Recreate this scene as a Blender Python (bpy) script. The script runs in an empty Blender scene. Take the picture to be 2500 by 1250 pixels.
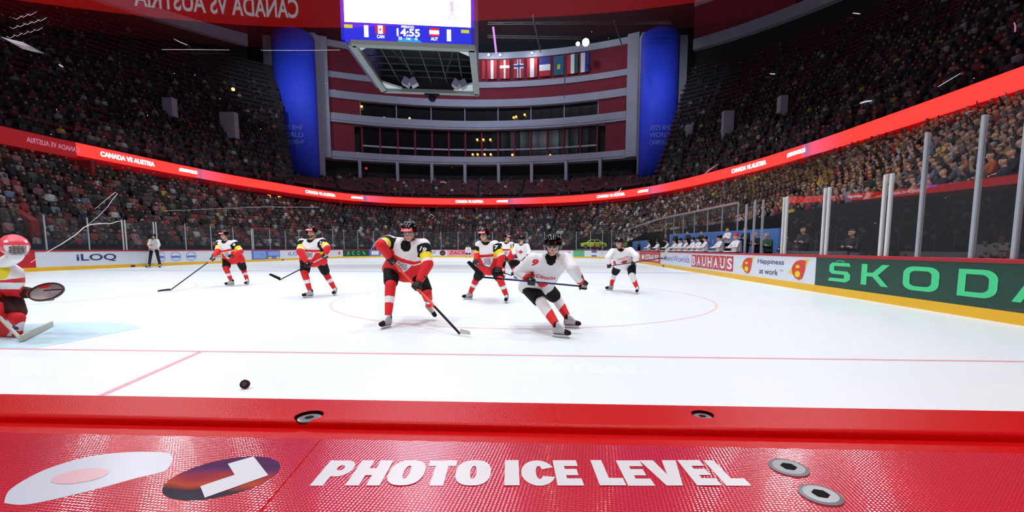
import bpy, bmesh, math, random
import numpy as np
from mathutils import Vector, Matrix, Quaternion
from mathutils.bvhtree import BVHTree
random.seed(7); rng = np.random.default_rng(7)
SC = bpy.context.scene; COL = SC.collection
PI = math.pi; R = math.radians

# ------------------------------------------------------------ camera
EYE = Vector((0, 0, 1.22))
FPX, PITCH, YAW, ROLL = 1085.0, R(5.5), R(2.36), R(0.15)
PX0, PY0 = 1299.5, 711.5                 # principal point of the cropped frame
cam_d = bpy.data.cameras.new('camera'); cam = bpy.data.objects.new('camera', cam_d); COL.objects.link(cam)
CM = Matrix.Rotation(YAW, 3, 'Z') @ Matrix.Rotation(PI/2 - PITCH, 3, 'X') @ Matrix.Rotation(ROLL, 3, 'Z')
cam.matrix_world = Matrix.Translation(EYE) @ CM.to_4x4()
cam_d.sensor_width = 36; cam_d.lens = FPX/2500*36
cam_d.shift_x = -(PX0-1250)/2500; cam_d.shift_y = (PY0-625)/2500
cam_d.clip_start = 0.02; cam_d.clip_end = 400
cam_d.dof.use_dof = True; cam_d.dof.focus_distance = 0.55; cam_d.dof.aperture_fstop = 34.0
SC.camera = cam
# ------------------------------------------------------------ world, lights, exposure
w = bpy.data.worlds.new('world'); SC.world = w; w.use_nodes = True
w.node_tree.nodes['Background'].inputs[0].default_value = (.5, .6, .8, 1)
w.node_tree.nodes['Background'].inputs[1].default_value = 0.0
SC.view_settings.view_transform = 'Standard'; SC.view_settings.look = 'None'
SC.view_settings.exposure = 0.0; SC.view_settings.gamma = 1.0; SC.view_settings.use_curve_mapping = False
def area(name, loc, aim, size, power, col=(1, 1, 1), spread=180, sy=None):
    d = bpy.data.lights.new(name, 'AREA'); d.energy = power; d.color = col; d.spread = R(spread)
    d.shape = 'RECTANGLE'; d.size = size; d.size_y = sy or size
    o = bpy.data.objects.new(name, d); COL.objects.link(o); o.location = loc
    o.rotation_euler = (Vector(aim)-Vector(loc)).to_track_quat('-Z', 'Y').to_euler(); return o
for ly in (4, 16, 28, 40, 52):           # rink floodlight rig hanging under the roof
    for lx in (-22, -9, 4):
        area('rink_floodlight', (lx, ly, 43 if ly > 30 else 30), (lx+(1 if lx < -9 else -1 if lx > -9 else 0), ly+(4 if ly > 30 else 1), 0), 2.6, 1120 if ly > 30 else 600, (.93, .97, 1), 80 if ly > 30 else 95)
area('far_end_fill', (-10, 48, 46), (-12, 84, 24), 3, 3300, (.8, .86, 1), 100)  # unseen fill added to brighten the far facade
area('banner_fill', (-36, 44, 33), (-41.5, 73, 25), 1.5, 190, (.85, .88, 1), 40); area('banner_fill', (12, 44, 33), (17.5, 73, 25), 1.5, 190, (.85, .88, 1), 40)  # pair of unseen lights added to even out the blue banners
for lx in (-20, -8, 5): area('near_end_fill', (lx, -7, 26), (lx*.6, 14, 0), 2.2, 430, (.95, .98, 1), 75)  # low frontal fill added out of view for the players' faces
for (lx, ly, lz) in ((-40.5, 40, 26.2), (-34, 41, 26.6), (19, 40, 26.6), (25, 39, 26.2)): area('side_spot_rig', (lx, ly, lz), (0, 2, 1), 2.0, 95, (1, .97, 1), 60)
for (lx, ly, p) in ((-30, 8, 1300), (16, 8, 2200)):       # unseen fill lights added over the stands as ambient light
    d = bpy.data.lights.new('stand_fill', 'POINT'); d.energy = p; d.shadow_soft_size = 1.2; d.color = (.72, .82, 1)
    o = bpy.data.objects.new('stand_fill', d); COL.objects.link(o); o.location = (lx, ly, 40)

def proj(P):
    v = CM.transposed() @ (Vector(P)-EYE); return (PX0+FPX*v.x/-v.z, PY0-FPX*v.y/-v.z)
def ray(px, py):
    return (CM @ Vector(((px-PX0)/FPX, -(py-PY0)/FPX, -1))).normalized()
def at(px, py, Y):
    d = ray(px, py); return EYE + d*(Y/d.y)
def ground(px, py, z=0.0):
    d = ray(px, py); return EYE + d*((z-EYE.z)/d.z)
def at_x(px, py, X):
    d = ray(px, py); return EYE + d*(X/d.x)

# ------------------------------------------------------------ materials
def lin(c):
    return tuple((x/12.92 if x <= .04045 else ((x+.055)/1.055)**2.4) for x in c)
def mat(name, rgb, rough=.6, metal=0, emit=0, spec=.5, srgb=True, coat=0):
    m = bpy.data.materials.new(name); m.use_nodes = True
    b = m.node_tree.nodes['Principled BSDF']; c = lin(rgb) if srgb else rgb
    b.inputs['Base Color'].default_value = (*c, 1); b.inputs['Roughness'].default_value = rough
    b.inputs['Metallic'].default_value = metal; b.inputs['Specular IOR Level'].default_value = spec
    if coat: b.inputs['Coat Weight'].default_value = coat
    if emit:
        b.inputs['Emission Color'].default_value = (*c, 1); b.inputs['Emission Strength'].default_value = emit
        b.inputs['Base Color'].default_value = (.01, .01, .01, 1)
    return m
def noisy(m, scale=8, amt=.25, bump=0, bscale=40, detail=4, dist=.01, coord='Object'):
    nt = m.node_tree; b = nt.nodes['Principled BSDF']; N = nt.nodes; L = nt.links
    tc = N.new('ShaderNodeTexCoord')
    if amt:
        n = N.new('ShaderNodeTexNoise'); n.inputs['Scale'].default_value = scale; n.inputs['Detail'].default_value = detail
        L.new(tc.outputs[coord], n.inputs['Vector'])
        mx = N.new('ShaderNodeMix'); mx.data_type = 'RGBA'; c = b.inputs['Base Color'].default_value
        mx.inputs['A'].default_value = (*[x*(1-amt) for x in c[:3]], 1); mx.inputs['B'].default_value = (*[min(1, x*(1+amt)) for x in c[:3]], 1)
        L.new(n.outputs[0], mx.inputs['Factor']); L.new(mx.outputs['Result'], b.inputs['Base Color'])
    if bump:
        n2 = N.new('ShaderNodeTexNoise'); n2.inputs['Scale'].default_value = bscale; n2.inputs['Detail'].default_value = 3
        L.new(tc.outputs[coord], n2.inputs['Vector'])
        bp = N.new('ShaderNodeBump'); bp.inputs['Strength'].default_value = bump; bp.inputs['Distance'].default_value = dist
        L.new(n2.outputs[0], bp.inputs['Height']); L.new(bp.outputs[0], b.inputs['Normal'])
    return m
M = {}
def mk(k, *a, **kw): M[k] = mat(k, *a, **kw); return M[k]
mk('white', (.93, .95, .97)); mk('board_white', (.90, .93, .97), .35); mk('red_cap', (.70, .10, .16), .4); mk('yellow', (.97, .76, .10), .4)
mk('skoda_green', (.05, .27, .22), .4); mk('mint', (.28, .88, .58), .4); mk('ad_red', (.80, .12, .18), .4); mk('ad_navy', (.16, .2, .42), .5)
mk('ad_blue', (.55, .68, .92), .5); mk('ad_blue2', (.35, .47, .85), .5); mk('ad_violet', (.38, .38, .72), .5); mk('ad_yellow', (.97, .88, .1), .5)
mk('ad_dark', (.18, .2, .26), .5); mk('ad_pink', (.93, .66, .72), .5); mk('ad_lavender', (.58, .58, .85)); mk('logo_red', (.88, .25, .15), .4)
mk('black', (.07, .07, .085), .8, spec=.2); mk('black_gloss', (.03, .03, .035), .12); mk('navy', (.07, .08, .13), .8)
mk('a_red', (.86, .10, .12), .75); mk('a_white', (.92, .92, .93), .8); mk('a_yellow', (.93, .86, .05), .7); mk('c_white', (.90, .90, .91), .8)
mk('grey_crest', (.55, .52, .56), .8); mk('skin', (.86, .66, .56), .55); mk('hair', (.16, .11, .09), .8); mk('lip', (.7, .38, .36), .5)
mk('beard', (.42, .3, .25), .9); mk('skate_grey', (.66, .67, .69), .5); mk('steel', (.58, .60, .62), .3, metal=.25); mk('blade_white', (.9, .92, .93), .4)
mk('helmet_red', (.93, .32, .38), .35); mk('stick_orange', (.95, .28, .2), .35); mk('stick_blue', (.1, .14, .38), .3); mk('tape', (.74, .77, .72), .8)
mk('goalie_dark', (.2, .07, .08), .8); mk('leather_grey', (.62, .6, .6), .6); mk('visor_edge', (.6, .65, .7), .2)
mk('post_grey', (.66, .69, .73), .4); mk('post_white', (.86, .88, .88), .4); mk('rail', (.72, .74, .76), .35, metal=.5)
noisy(mk('grey_wall', (.56, .58, .66), .8), .7, .12); noisy(mk('maroon', (.42, .10, .18), .9), .6, .25); mk('dark', (.07, .08, .10), .9)
noisy(mk('banner_blue', (.15, .27, .92), .7), .8, .1); mk('banner_text', (.42, .5, .88), .8); noisy(mk('step', (.2, .16, .19), .9), .8, .4)
noisy(mk('step_up', (.15, .14, .18), .9), .5, .5)
mk('dome', (.13, .15, .19), .95); mk('facade_glass', (.05, .06, .08), .15); mk('led_frame', (.1, .1, .12), .6); mk('truss', (.16, .19, .2), .7)
mk('frame_green', (.52, .56, .55), .5); mk('bench_blue', (.34, .56, .86), .7); mk('seat_red', (.6, .1, .14), .8); mk('suit', (.08, .09, .13), .8)
mk('lime', (.82, .98, .16), .4); mk('tyre', (.03, .03, .03), .7); mk('platform_green', (.4, .72, .56), .6)
for k, c, e in (('led_white', (1, .93, .98), 5.0), ('led_lamp', (1, .97, .9), 60), ('warm_lamp', (1, .66, .25), 4), ('tube_reflection', (.75, .88, 1), 4), ('scr_white', (.97, .98, 1), 1.6), ('scr_video', (1, .93, 1), 8.0),
                ('scr_blue', (.03, .12, .86), 1.1), ('scr_cyan', (.05, .62, .95), 1.0), ('scr_red', (.9, .08, .2), 1.0), ('scr_grey', (.7, .7, .86), 1.6), ('scr_purple', (.30, .16, .80), 1.0), ('scr_lime', (.8, .85, .1), 1.0),
                ('pink_tube', (.92, .62, 1), 1.0), ('dim_red', (.60, .07, .10), .9), ('dim_white', (.80, .5, .62), .9), ('vip_lamp', (1, .8, .5), 2.0)):
    mk(k, c, emit=e)
M['mint_far'] = M['mint']
# glass: thin sheet, straight-through plus a fresnel mirror
def glass(name, tint=(1, 1, 1), refl=1.0, rough=0.0, haze=0.0):
    m = bpy.data.materials.new(name); m.use_nodes = True; nt = m.node_tree; nt.nodes.clear()
    o = nt.nodes.new('ShaderNodeOutputMaterial'); t = nt.nodes.new('ShaderNodeBsdfTransparent'); g = nt.nodes.new('ShaderNodeBsdfGlossy')
    t.inputs[0].default_value = (*tint, 1); g.inputs['Roughness'].default_value = rough
    lw = nt.nodes.new('ShaderNodeLayerWeight'); pw = nt.nodes.new('ShaderNodeMath'); pw.operation = 'POWER'; pw.inputs[1].default_value = 4.0; nt.links.new(lw.outputs['Facing'], pw.inputs[0])
    f = nt.nodes.new('ShaderNodeMath'); f.operation = 'MULTIPLY_ADD'; f.inputs[1].default_value = .6; f.inputs[2].default_value = .04; nt.links.new(pw.outputs[0], f.inputs[0])
    mu = nt.nodes.new('ShaderNodeMath'); mu.operation = 'MULTIPLY'; mu.inputs[1].default_value = refl; nt.links.new(f.outputs[0], mu.inputs[0])
    mx = nt.nodes.new('ShaderNodeMixShader'); nt.links.new(mu.outputs[0], mx.inputs[0]); nt.links.new(t.outputs[0], mx.inputs[1]); nt.links.new(g.outputs[0], mx.inputs[2])
    out = mx.outputs[0]
    if haze:
        df = nt.nodes.new('ShaderNodeBsdfDiffuse'); df.inputs[0].default_value = (.7, .75, .8, 1); m2 = nt.nodes.new('ShaderNodeMixShader')
        m2.inputs[0].default_value = haze; nt.links.new(out, m2.inputs[1]); nt.links.new(df.outputs[0], m2.inputs[2]); out = m2.outputs[0]
    nt.links.new(out, o.inputs[0]); M[name] = m; return m
glass('clear_glass', (.93, .96, .96), .9, haze=.012); glass('viewing_glass', (.99, .995, 1), 1.2); glass('visor', (.86, .88, .9), .8)
glass('rail_glass', (.8, .84, .86), 1.0, haze=.14)

# ------------------------------------------------------------ object helpers
def tag(o, label=None, cat=None, group=None, kind=None):
    if label: o['label'] = label
    if cat: o['category'] = cat
    if group: o['group'] = group
    if kind: o['kind'] = kind
    return o
def thing(name, label, cat, loc=(0, 0, 0), group=None, rotz=0):
    o = bpy.data.objects.new(name, None); COL.objects.link(o); o.location = loc; o.rotation_euler = (0, 0, rotz); o.empty_display_size = .1
    return tag(o, label, cat, group)
def link(name, me, mats=None, parent=None, local=False):
    o = bpy.data.objects.new(name, me); COL.objects.link(o)
    if mats is not None:
        for m in (mats if isinstance(mats, (list, tuple)) else [mats]): me.materials.append(M[m] if isinstance(m, str) else m)
    if parent is not None:
        o.parent = parent
        if not local: o.matrix_parent_inverse = parent_matrix(parent).inverted()
    return o
def parent_matrix(p):
    m = p.matrix_basis.copy()
    while p.parent is not None:
        m = p.parent.matrix_basis @ p.matrix_parent_inverse @ m; p = p.parent
    return m
def mesh(name, verts, faces, smooth=False):
    me = bpy.data.meshes.new(name); me.from_pydata([tuple(v) for v in verts], [], faces); me.update()
    if smooth: me.polygons.foreach_set('use_smooth', [True]*len(me.polygons))
    return me
class MB:
    def __init__(s): s.v = []; s.f = []; s.m = []; s.cur = 0
    def add(s, vs, fs):
        n = len(s.v); s.v += [tuple(v) for v in vs]; s.f += [tuple(i+n for i in f) for f in fs]; s.m += [s.cur]*len(fs); return s
    def box(s, c, d, rot=None):
        hx, hy, hz = d[0]/2, d[1]/2, d[2]/2; c = Vector(c)
        vs = [Vector((x, y, z)) for x in (-hx, hx) for y in (-hy, hy) for z in (-hz, hz)]
        if rot is not None: vs = [rot @ v for v in vs]
        return s.add([c+v for v in vs], [(0, 1, 3, 2), (4, 6, 7, 5), (0, 4, 5, 1), (2, 3, 7, 6), (0, 2, 6, 4), (1, 5, 7, 3)])
    def bar(s, a, b, wd, dp, up=(0, 0, 1)):
        a, b = Vector(a), Vector(b); z = (b-a).normalized(); x = z.cross(Vector(up))
        if x.length < 1e-4: x = z.cross(Vector((0, 1, 0)))
        x.normalize(); y = z.cross(x); vs = [p + x*sx*wd/2 + y*sy*dp/2 for p in (a, b) for sx, sy in ((-1, -1), (1, -1), (1, 1), (-1, 1))]
        return s.add(vs, [(0, 3, 2, 1), (4, 5, 6, 7), (0, 1, 5, 4), (1, 2, 6, 5), (2, 3, 7, 6), (3, 0, 4, 7)])
    def tube(s, pts, r, n=8, caps=True):
        pts = [Vector(p) for p in pts]; rs = r if isinstance(r, (list, tuple)) else [r]*len(pts); vs = []; prev = None
        for i, p in enumerate(pts):
            t = (pts[min(i+1, len(pts)-1)]-pts[max(i-1, 0)]).normalized()
            x = (prev - t*prev.dot(t)) if prev is not None else t.orthogonal(); x.normalize(); prev = x; y = t.cross(x)
            vs += [p + (x*math.cos(2*PI*k/n)+y*math.sin(2*PI*k/n))*rs[i] for k in range(n)]
        fs = [(i*n+k, i*n+(k+1) % n, (i+1)*n+(k+1) % n, (i+1)*n+k) for i in range(len(pts)-1) for k in range(n)]
        if caps: fs += [tuple(range(n-1, -1, -1)), tuple(range((len(pts)-1)*n, len(pts)*n))]
        return s.add(vs, fs)
    def ball(s, c, r, n=8, sq=(1, 1, 1)):
        c = Vector(c); vs = [c+Vector((0, 0, r*sq[2]))]
        for i in range(1, n):
            for k in range(2*n):
                th, ph = PI*i/n, PI*k/n; vs.append(c+Vector((r*sq[0]*math.sin(th)*math.cos(ph), r*sq[1]*math.sin(th)*math.sin(ph), r*sq[2]*math.cos(th))))
        vs.append(c-Vector((0, 0, r*sq[2]))); q = 2*n; e = len(vs)-1
        fs = [(0, 1+k, 1+(k+1) % q) for k in range(q)] + [(1+(i-1)*q+k, 1+i*q+k, 1+i*q+(k+1) % q, 1+(i-1)*q+(k+1) % q) for i in range(1, n-1) for k in range(q)]
        fs += [(e, 1+(n-2)*q+(k+1) % q, 1+(n-2)*q+k) for k in range(q)]
        return s.add(vs, fs)
    def mesh(s, name, smooth=False):
        me = mesh(name, s.v, s.f, smooth)
        if any(s.m): me.polygons.foreach_set('material_index', s.m)
        return me
    def build(s, name, mats, parent=None, smooth=False, local=False): return link(name, s.mesh(name, smooth), mats, parent, local)
def bevel(o, w, seg=2):
    b = o.modifiers.new('b', 'BEVEL'); b.width = w; b.segments = seg; b.limit_method = 'ANGLE'; return o

# flat 2-D shapes (text, polygons, rings) -> (verts2d, faces)
def flat_text(s, bold=0.0, shear=0.0):
    c = bpy.data.curves.new('t', 'FONT'); c.body = s; c.offset = bold; c.shear = shear; c.fill_mode = 'BOTH'; c.resolution_u = 4
    o = bpy.data.objects.new('t', c); COL.objects.link(o); me = bpy.data.meshes.new_from_object(o.evaluated_get(bpy.context.evaluated_depsgraph_get()))
    vs = [(v.co.x, v.co.y) for v in me.vertices]; fs = [tuple(p.vertices) for p in me.polygons]
    bpy.data.objects.remove(o); bpy.data.curves.remove(c); bpy.data.meshes.remove(me); return vs, fs
def flat_poly(loops):
    c = bpy.data.curves.new('t', 'CURVE'); c.dimensions = '2D'; c.fill_mode = 'BOTH'
    for lp in loops:
        sp = c.splines.new('POLY'); sp.points.add(len(lp)-1); sp.use_cyclic_u = True
        for q, p in zip(sp.points, lp): q.co = (p[0], p[1], 0, 1)
    o = bpy.data.objects.new('t', c); COL.objects.link(o); me = bpy.data.meshes.new_from_object(o.evaluated_get(bpy.context.evaluated_depsgraph_get()))
    vs = [(v.co.x, v.co.y) for v in me.vertices]; fs = [tuple(p.vertices) for p in me.polygons]
    bpy.data.objects.remove(o); bpy.data.curves.remove(c); bpy.data.meshes.remove(me); return vs, fs
def fit(shape, x0, y0, x1, y1):
    vs, fs = shape; a = min(v[0] for v in vs); b = max(v[0] for v in vs); c = min(v[1] for v in vs); d = max(v[1] for v in vs)
    return [(x0+(v[0]-a)/(b-a)*(x1-x0), y0+(v[1]-c)/(d-c)*(y1-y0)) for v in vs], fs
def join2(*shapes):
    V, F = [], []
    for vs, fs in shapes:
        n = len(V); V += vs; F += [tuple(i+n for i in f) for f in fs]
    return V, F
def ell(cx, cy, rx, ry, n=28, a0=0, a1=2*PI): return [(cx+rx*math.cos(a0+(a1-a0)*i/n), cy+ry*math.sin(a0+(a1-a0)*i/n)) for i in range(n)]
def rect2(x0, y0, x1, y1): return ([(x0, y0), (x1, y0), (x1, y1), (x0, y1)], [(0, 1, 2, 3)])
def rrect(x0, y0, x1, y1, r, corners=(1, 1, 1, 1), n=6):
    p = []
    for (cx, cy, a, on) in ((x1-r, y0+r, -90, corners[0]), (x1-r, y1-r, 0, corners[1]), (x0+r, y1-r, 90, corners[2]), (x0+r, y0+r, 180, corners[3])):
        if on: p += [(cx+r*math.cos(R(a+90*i/n)), cy+r*math.sin(R(a+90*i/n))) for i in range(n+1)]
        else: p.append((x1 if cx > (x0+x1)/2 else x0, y1 if cy > (y0+y1)/2 else y0))
    return p
def grid2(shape, k=1):                  # subdivide for bending
    vs, fs = shape; bm = bmesh.new(); bv = [bm.verts.new((*v, 0)) for v in vs]
    for f in fs:
        try: bm.faces.new([bv[i] for i in f])
        except ValueError: pass
    bmesh.ops.triangulate(bm, faces=bm.faces[:])
    for _ in range(k): bmesh.ops.subdivide_edges(bm, edges=bm.edges[:], cuts=1, use_grid_fill=True)
    bm.verts.index_update(); r = [(v.co.x, v.co.y) for v in bm.verts], [tuple(v.index for v in f.verts) for f in bm.faces]; bm.free(); return r
LEAF = [(0, 1), (.1, .78), (.25, .85), (.2, .48), (.42, .66), (.47, .55), (.72, .6), (.64, .38), (.78, .28), (.4, 0), (.44, -.12), (.05, -.06), (.05, -.4)]
LEAF = LEAF + [(-x, y) for x, y in reversed(LEAF[1:])]
# ------------------------------------------------------------ plan curves of the building
def catmull(P, k=8):
    out = []
    for i in range(len(P)-1):
        p0, p1, p2, p3 = P[max(i-1, 0)], P[i], P[i+1], P[min(i+2, len(P)-1)]
        for j in range(k):
            t = j/k; out.append(tuple(.5*(2*p1[a]+(p2[a]-p0[a])*t+(2*p0[a]-5*p1[a]+4*p2[a]-p3[a])*t*t+(3*p1[a]-p0[a]-3*p2[a]+p3[a])*t**3) for a in (0, 1)))
    return out+[P[-1]]
RIB_Z0, RIB_Z1 = 8.75, 9.72
far = [(-39, 35.6), (-38.8, 41), (-38.4, 47), (-37.2, 55), (-33.8, 67), (-29.7, 72.4), (-24, 75.6), (-13.8, 77.2), (-3.1, 75.8), (6.8, 70.9), (14.4, 61.4), (19.2, 47), (20.9, 37.6), (21.6, 30.9), (22.0, 25.1)]
near = [(22.2, 19), (21.5, 8), (18, -2), (12, -9.6), (5, -13.6), (-3, -14.7), (-9, -14.85), (-14.5, -13.6), (-20, -11.2), (-28, -6.5), (-34, 0), (-37.5, 8), (-38.8, 20), (-39, 35.6)]
RIB = catmull(far+near, 8)                                  # closed, clockwise seen from above
RIBL = [0.0]
for a, b in zip(RIB, RIB[1:]): RIBL.append(RIBL[-1]+math.hypot(b[0]-a[0], b[1]-a[1]))
def rib(s, z, off=0.0):
    s %= RIBL[-1]; i = max(0, min(len(RIB)-2, int(np.searchsorted(RIBL, s))-1)); t = (s-RIBL[i])/(RIBL[i+1]-RIBL[i])
    a, b = RIB[i], RIB[i+1]; tx, ty = b[0]-a[0], b[1]-a[1]; l = math.hypot(tx, ty)
    return Vector((a[0]+tx*t+ty/l*off, a[1]+ty*t-tx/l*off, z))     # off > 0: towards the ice
def rib_s(px, lo=0, hi=None):
    hi = hi or 160; best = None; s = lo
    while s < hi:
        P = rib(s, 9.2)
        if P.y > 1:
            e = abs(proj(P)[0]-px)
            if best is None or e < best[0]: best = (e, s)
        s += .1
    return best[1]
XL, XR, YN, YF, RC, RN = -26.0, 7.62, .47, 61.0, 8.5, 6.0
def rrect_path():
    segs = []
    def arc(cx, cy, r, a0, a1):
        for i in range(1, 17):
            a = R(a0+(a1-a0)*i/16); segs.append((cx+r*math.cos(a), cy+r*math.sin(a)))
    segs.append((XR, YN+RN)); segs.append((XR, YF-RC)); arc(XR-RC, YF-RC, RC, 0, 90)
    segs.append((XL+RC, YF)); arc(XL+RC, YF-RC, RC, 90, 180); segs.append((XL, YN+RN)); arc(XL+RN, YN+RN, RN, 180, 270)
    segs.append((XR-RN, YN)); arc(XR-RN, YN+RN, RN, 270, 360); return segs
BP = rrect_path(); BL = [0.0]
for a, b in zip(BP, BP[1:]): BL.append(BL[-1]+math.hypot(b[0]-a[0], b[1]-a[1]))
S_RC = YF-RC-YN-RN; S_F0 = S_RC+PI/2*RC; S_F1 = S_F0+(XR-XL-2*RC); S_L0 = S_F1+PI/2*RC; S_L1 = S_L0+(YF-RC-YN-RN)
def bd(s, z, off=0.0):                                       # board line, off > 0 away from the ice
    i = 0
    while i < len(BL)-2 and BL[i+1] < s: i += 1
    a, b = BP[i], BP[i+1]; t = (s-BL[i])/(BL[i+1]-BL[i]); tx, ty = b[0]-a[0], b[1]-a[1]; l = math.hypot(tx, ty)
    return Vector((a[0]+tx*t+ty/l*off, a[1]+ty*t-tx/l*off, z))
def bd_s(px, lo, hi):
    ss = np.arange(lo, hi, .05); return float(min(ss, key=lambda s: abs(proj(bd(s, 0))[0]-px)))
C0 = (-9.0, 30.0)
def polar(pts):
    a = sorted((math.atan2(y-C0[1], x-C0[0]), math.hypot(x-C0[0], y-C0[1])) for x, y in pts)
    A = np.array([p[0] for p in a]); Q = np.array([p[1] for p in a]); return lambda th: float(np.interp((th+PI) % (2*PI)-PI, A, Q, period=2*PI))
rr_dense = [bd(s, 0) for s in np.arange(0, BL[-1], .5)]
R_rink = polar([(p.x, p.y) for p in rr_dense]); R_rib = polar([p for p in RIB])
def pol(th, r, z=0): return Vector((C0[0]+r*math.cos(th), C0[1]+r*math.sin(th), z))
def sweep(pathf, ss, prof, closed_prof=True, mb=None):
    """prof: list of (off, z); pathf(s, z, off) -> Vector"""
    mb = mb or MB(); n = len(prof); vs = []
    for s in ss: vs += [pathf(s, z, o) for o, z in prof]
    fs = [(i*n+k, i*n+(k+1) % n, (i+1)*n+(k+1) % n, (i+1)*n+k) for i in range(len(ss)-1) for k in range(n if closed_prof else n-1)]
    if closed_prof: fs += [tuple(range(n-1, -1, -1)), tuple(range((len(ss)-1)*n, len(ss)*n))]
    return mb.add(vs, fs)
def lins(a, b, step):
    n = max(1, int(math.ceil((b-a)/step))); return [a+(b-a)*i/n for i in range(n+1)]
def on_path(pathf, shape, s0, s1, z0, z1, off, name, m, parent, flip=False, k=0):
    if k: shape = grid2(shape, k)
    vs, fs = fit(shape, 0, 0, 1, 1)
    me = mesh(name, [pathf((s1-(s1-s0)*u) if flip else (s0+(s1-s0)*u), z0+(z1-z0)*v, off) for u, v in vs], fs)
    return link(name, me, m, parent)

# ------------------------------------------------------------ ice
def ice_mat():
    m = mat('ice', (.925, .945, .96), .28, spec=.35); nt = m.node_tree; b = nt.nodes['Principled BSDF']; N, L = nt.nodes, nt.links
    g = N.new('ShaderNodeNewGeometry'); n = N.new('ShaderNodeTexNoise'); n.inputs['Scale'].default_value = .5; n.inputs['Detail'].default_value = 5
    mp = N.new('ShaderNodeMapping'); mp.inputs['Scale'].default_value = (1, .35, 1); mp.inputs['Rotation'].default_value = (0, 0, .3)
    L.new(g.outputs['Position'], mp.inputs[0]); L.new(mp.outputs[0], n.inputs['Vector'])
    mx = N.new('ShaderNodeMix'); mx.data_type = 'RGBA'; mx.inputs['A'].default_value = (.76, .87, .90, 1); mx.inputs['B'].default_value = (.85, .92, .94, 1)
    L.new(n.outputs[0], mx.inputs['Factor']); L.new(mx.outputs['Result'], b.inputs['Base Color'])
    n2 = N.new('ShaderNodeTexNoise'); n2.inputs['Scale'].default_value = 6; n2.inputs['Detail'].default_value = 6; L.new(g.outputs['Position'], n2.inputs['Vector'])
    r = N.new('ShaderNodeMapRange'); r.inputs['To Min'].default_value = .25; r.inputs['To Max'].default_value = .5; L.new(n2.outputs[0], r.inputs[0]); L.new(r.outputs[0], b.inputs['Roughness'])
    return m
M['ice'] = ice_mat()
vs = [(p[0], p[1], 0) for p in BP[:-1]]; vs2 = [(x, y, -.12) for x, y, _ in vs]; nB = len(vs)
ice = link('floor', mesh('floor', vs+vs2, [tuple(range(nB)), tuple(range(2*nB-1, nB-1, -1))]+[(i, i+nB, (i+1) % nB+nB, (i+1) % nB) for i in range(nB)]), 'ice'); tag(ice, 'white rink ice sheet with red markings', None, kind='structure')
mk('line_red', (.93, .66, .72), .4); mk('line_faint', (.95, .82, .85), .4); mk('crease_blue', (.76, .90, .95), .4); mk('line_blue', (.55, .66, .9), .4)
def flat_ice(name, shape, m, z, label, cat):
    return tag(link(name, mesh(name, [(x, y, z) for x, y in shape[0]], shape[1]), m), label, cat)
GX, GY = -7.45, 5.0
flat_ice('goal_line', rect2(XL+.1, GY-.025, XR-.1, GY+.025), 'line_red', .002, 'thin red goal line painted straight across the near ice', 'rink marking')
def seg2(a, b, wd):
    d = Vector((b[0]-a[0], b[1]-a[1])).normalized(); n = Vector((-d.y, d.x))*wd/2; return ([(a[0]+n.x, a[1]+n.y), (a[0]-n.x, a[1]-n.y), (b[0]-n.x, b[1]-n.y), (b[0]+n.x, b[1]+n.y)], [(0, 1, 2, 3)])
g1, g2 = ground(466, 866), ground(205, 982); e = g2+(g2-g1)*.9
flat_ice('trapezoid_line', seg2((g1.x, GY-.03), (e.x, max(e.y, YN+.05)), .055), 'line_red', .0022, 'short red diagonal line running from the goal line to the near boards', 'rink marking')
cr = [(GX-1.22, GY+.03), (GX+1.22, GY+.03), (GX+1.22, GY+1.37)] + [(GX+1.83*math.cos(a), GY+.0+1.9*math.sin(a)) for a in np.linspace(R(48), R(132), 20)] + [(GX-1.22, GY+1.37)]
flat_ice('goal_crease', flat_poly([cr]), 'crease_blue', .002, 'light blue goal crease painted under the goaltender', 'rink marking')
fc = (-.65, 11.2)
def ring(cx, cy, r, wd): return flat_poly([ell(cx, cy, r+wd/2, r+wd/2, 72), ell(cx, cy, r-wd/2, r-wd/2, 72)])
flat_ice('faceoff_circle', ring(fc[0], fc[1], 4.5, .05), 'line_faint', .002, 'pale red faceoff circle on the ice around the leading skaters', 'rink marking')
flat_ice('faceoff_circle', ring(fc[0]-14.4, fc[1], 4.5, .05), 'line_faint', .002, 'pale red faceoff circle on the ice beyond the left goaltender', 'rink marking')
for (nm, x0, x1, Y, m, lb) in (('blue_line', XL+.1, XR-.1, 23.0, 'line_blue', 'faint blue line across the ice nearer the camera'), ('centre_line', XL+.1, XR-.1, 31.0, 'line_faint', 'faint red centre line across the ice'), ('blue_line', XL+.1, XR-.1, 39.0, 'line_blue', 'faint blue line across the ice in the far half')):
    flat_ice(nm, rect2(x0, Y-.15, x1, Y+.15), m, .002, lb, 'rink marking')

# ------------------------------------------------------------ dasher boards with adverts
BZ = 1.07
def board(s0, s1, face, label, grp=None, off=0.0):
    st = 1.0
    t = thing('dasher_board', label, 'rink board', bd((s0+s1)/2, 0, .05)); ss = lins(s0, s1, st)
    g = .004
    ss[0] += g; ss[-1] -= g
    sweep(bd, ss, [(0, .2), (0, BZ-.075), (.1, BZ-.075), (.1, .2)]).build('panel', face, t)
    sweep(bd, ss, [(-.012, .0), (-.012, .2), (.1, .2), (.1, .0)]).build('kick_plate', 'yellow', t)
    sweep(bd, ss, [(-.015, BZ-.075), (-.015, BZ-.01), (-.003, BZ), (.12, BZ), (.12, BZ-.075)]).build('cap_rail', 'red_cap', t)
    return t
OFF = -.006
def btext(t, s, s0, s1, z0, z1, m='ad_navy', bold=.01, name='lettering', k=0, o=OFF): return on_path(bd, flat_text(s, bold), s0, s1, z0, z1, o, name, m, t, flip=True, k=k)
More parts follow.
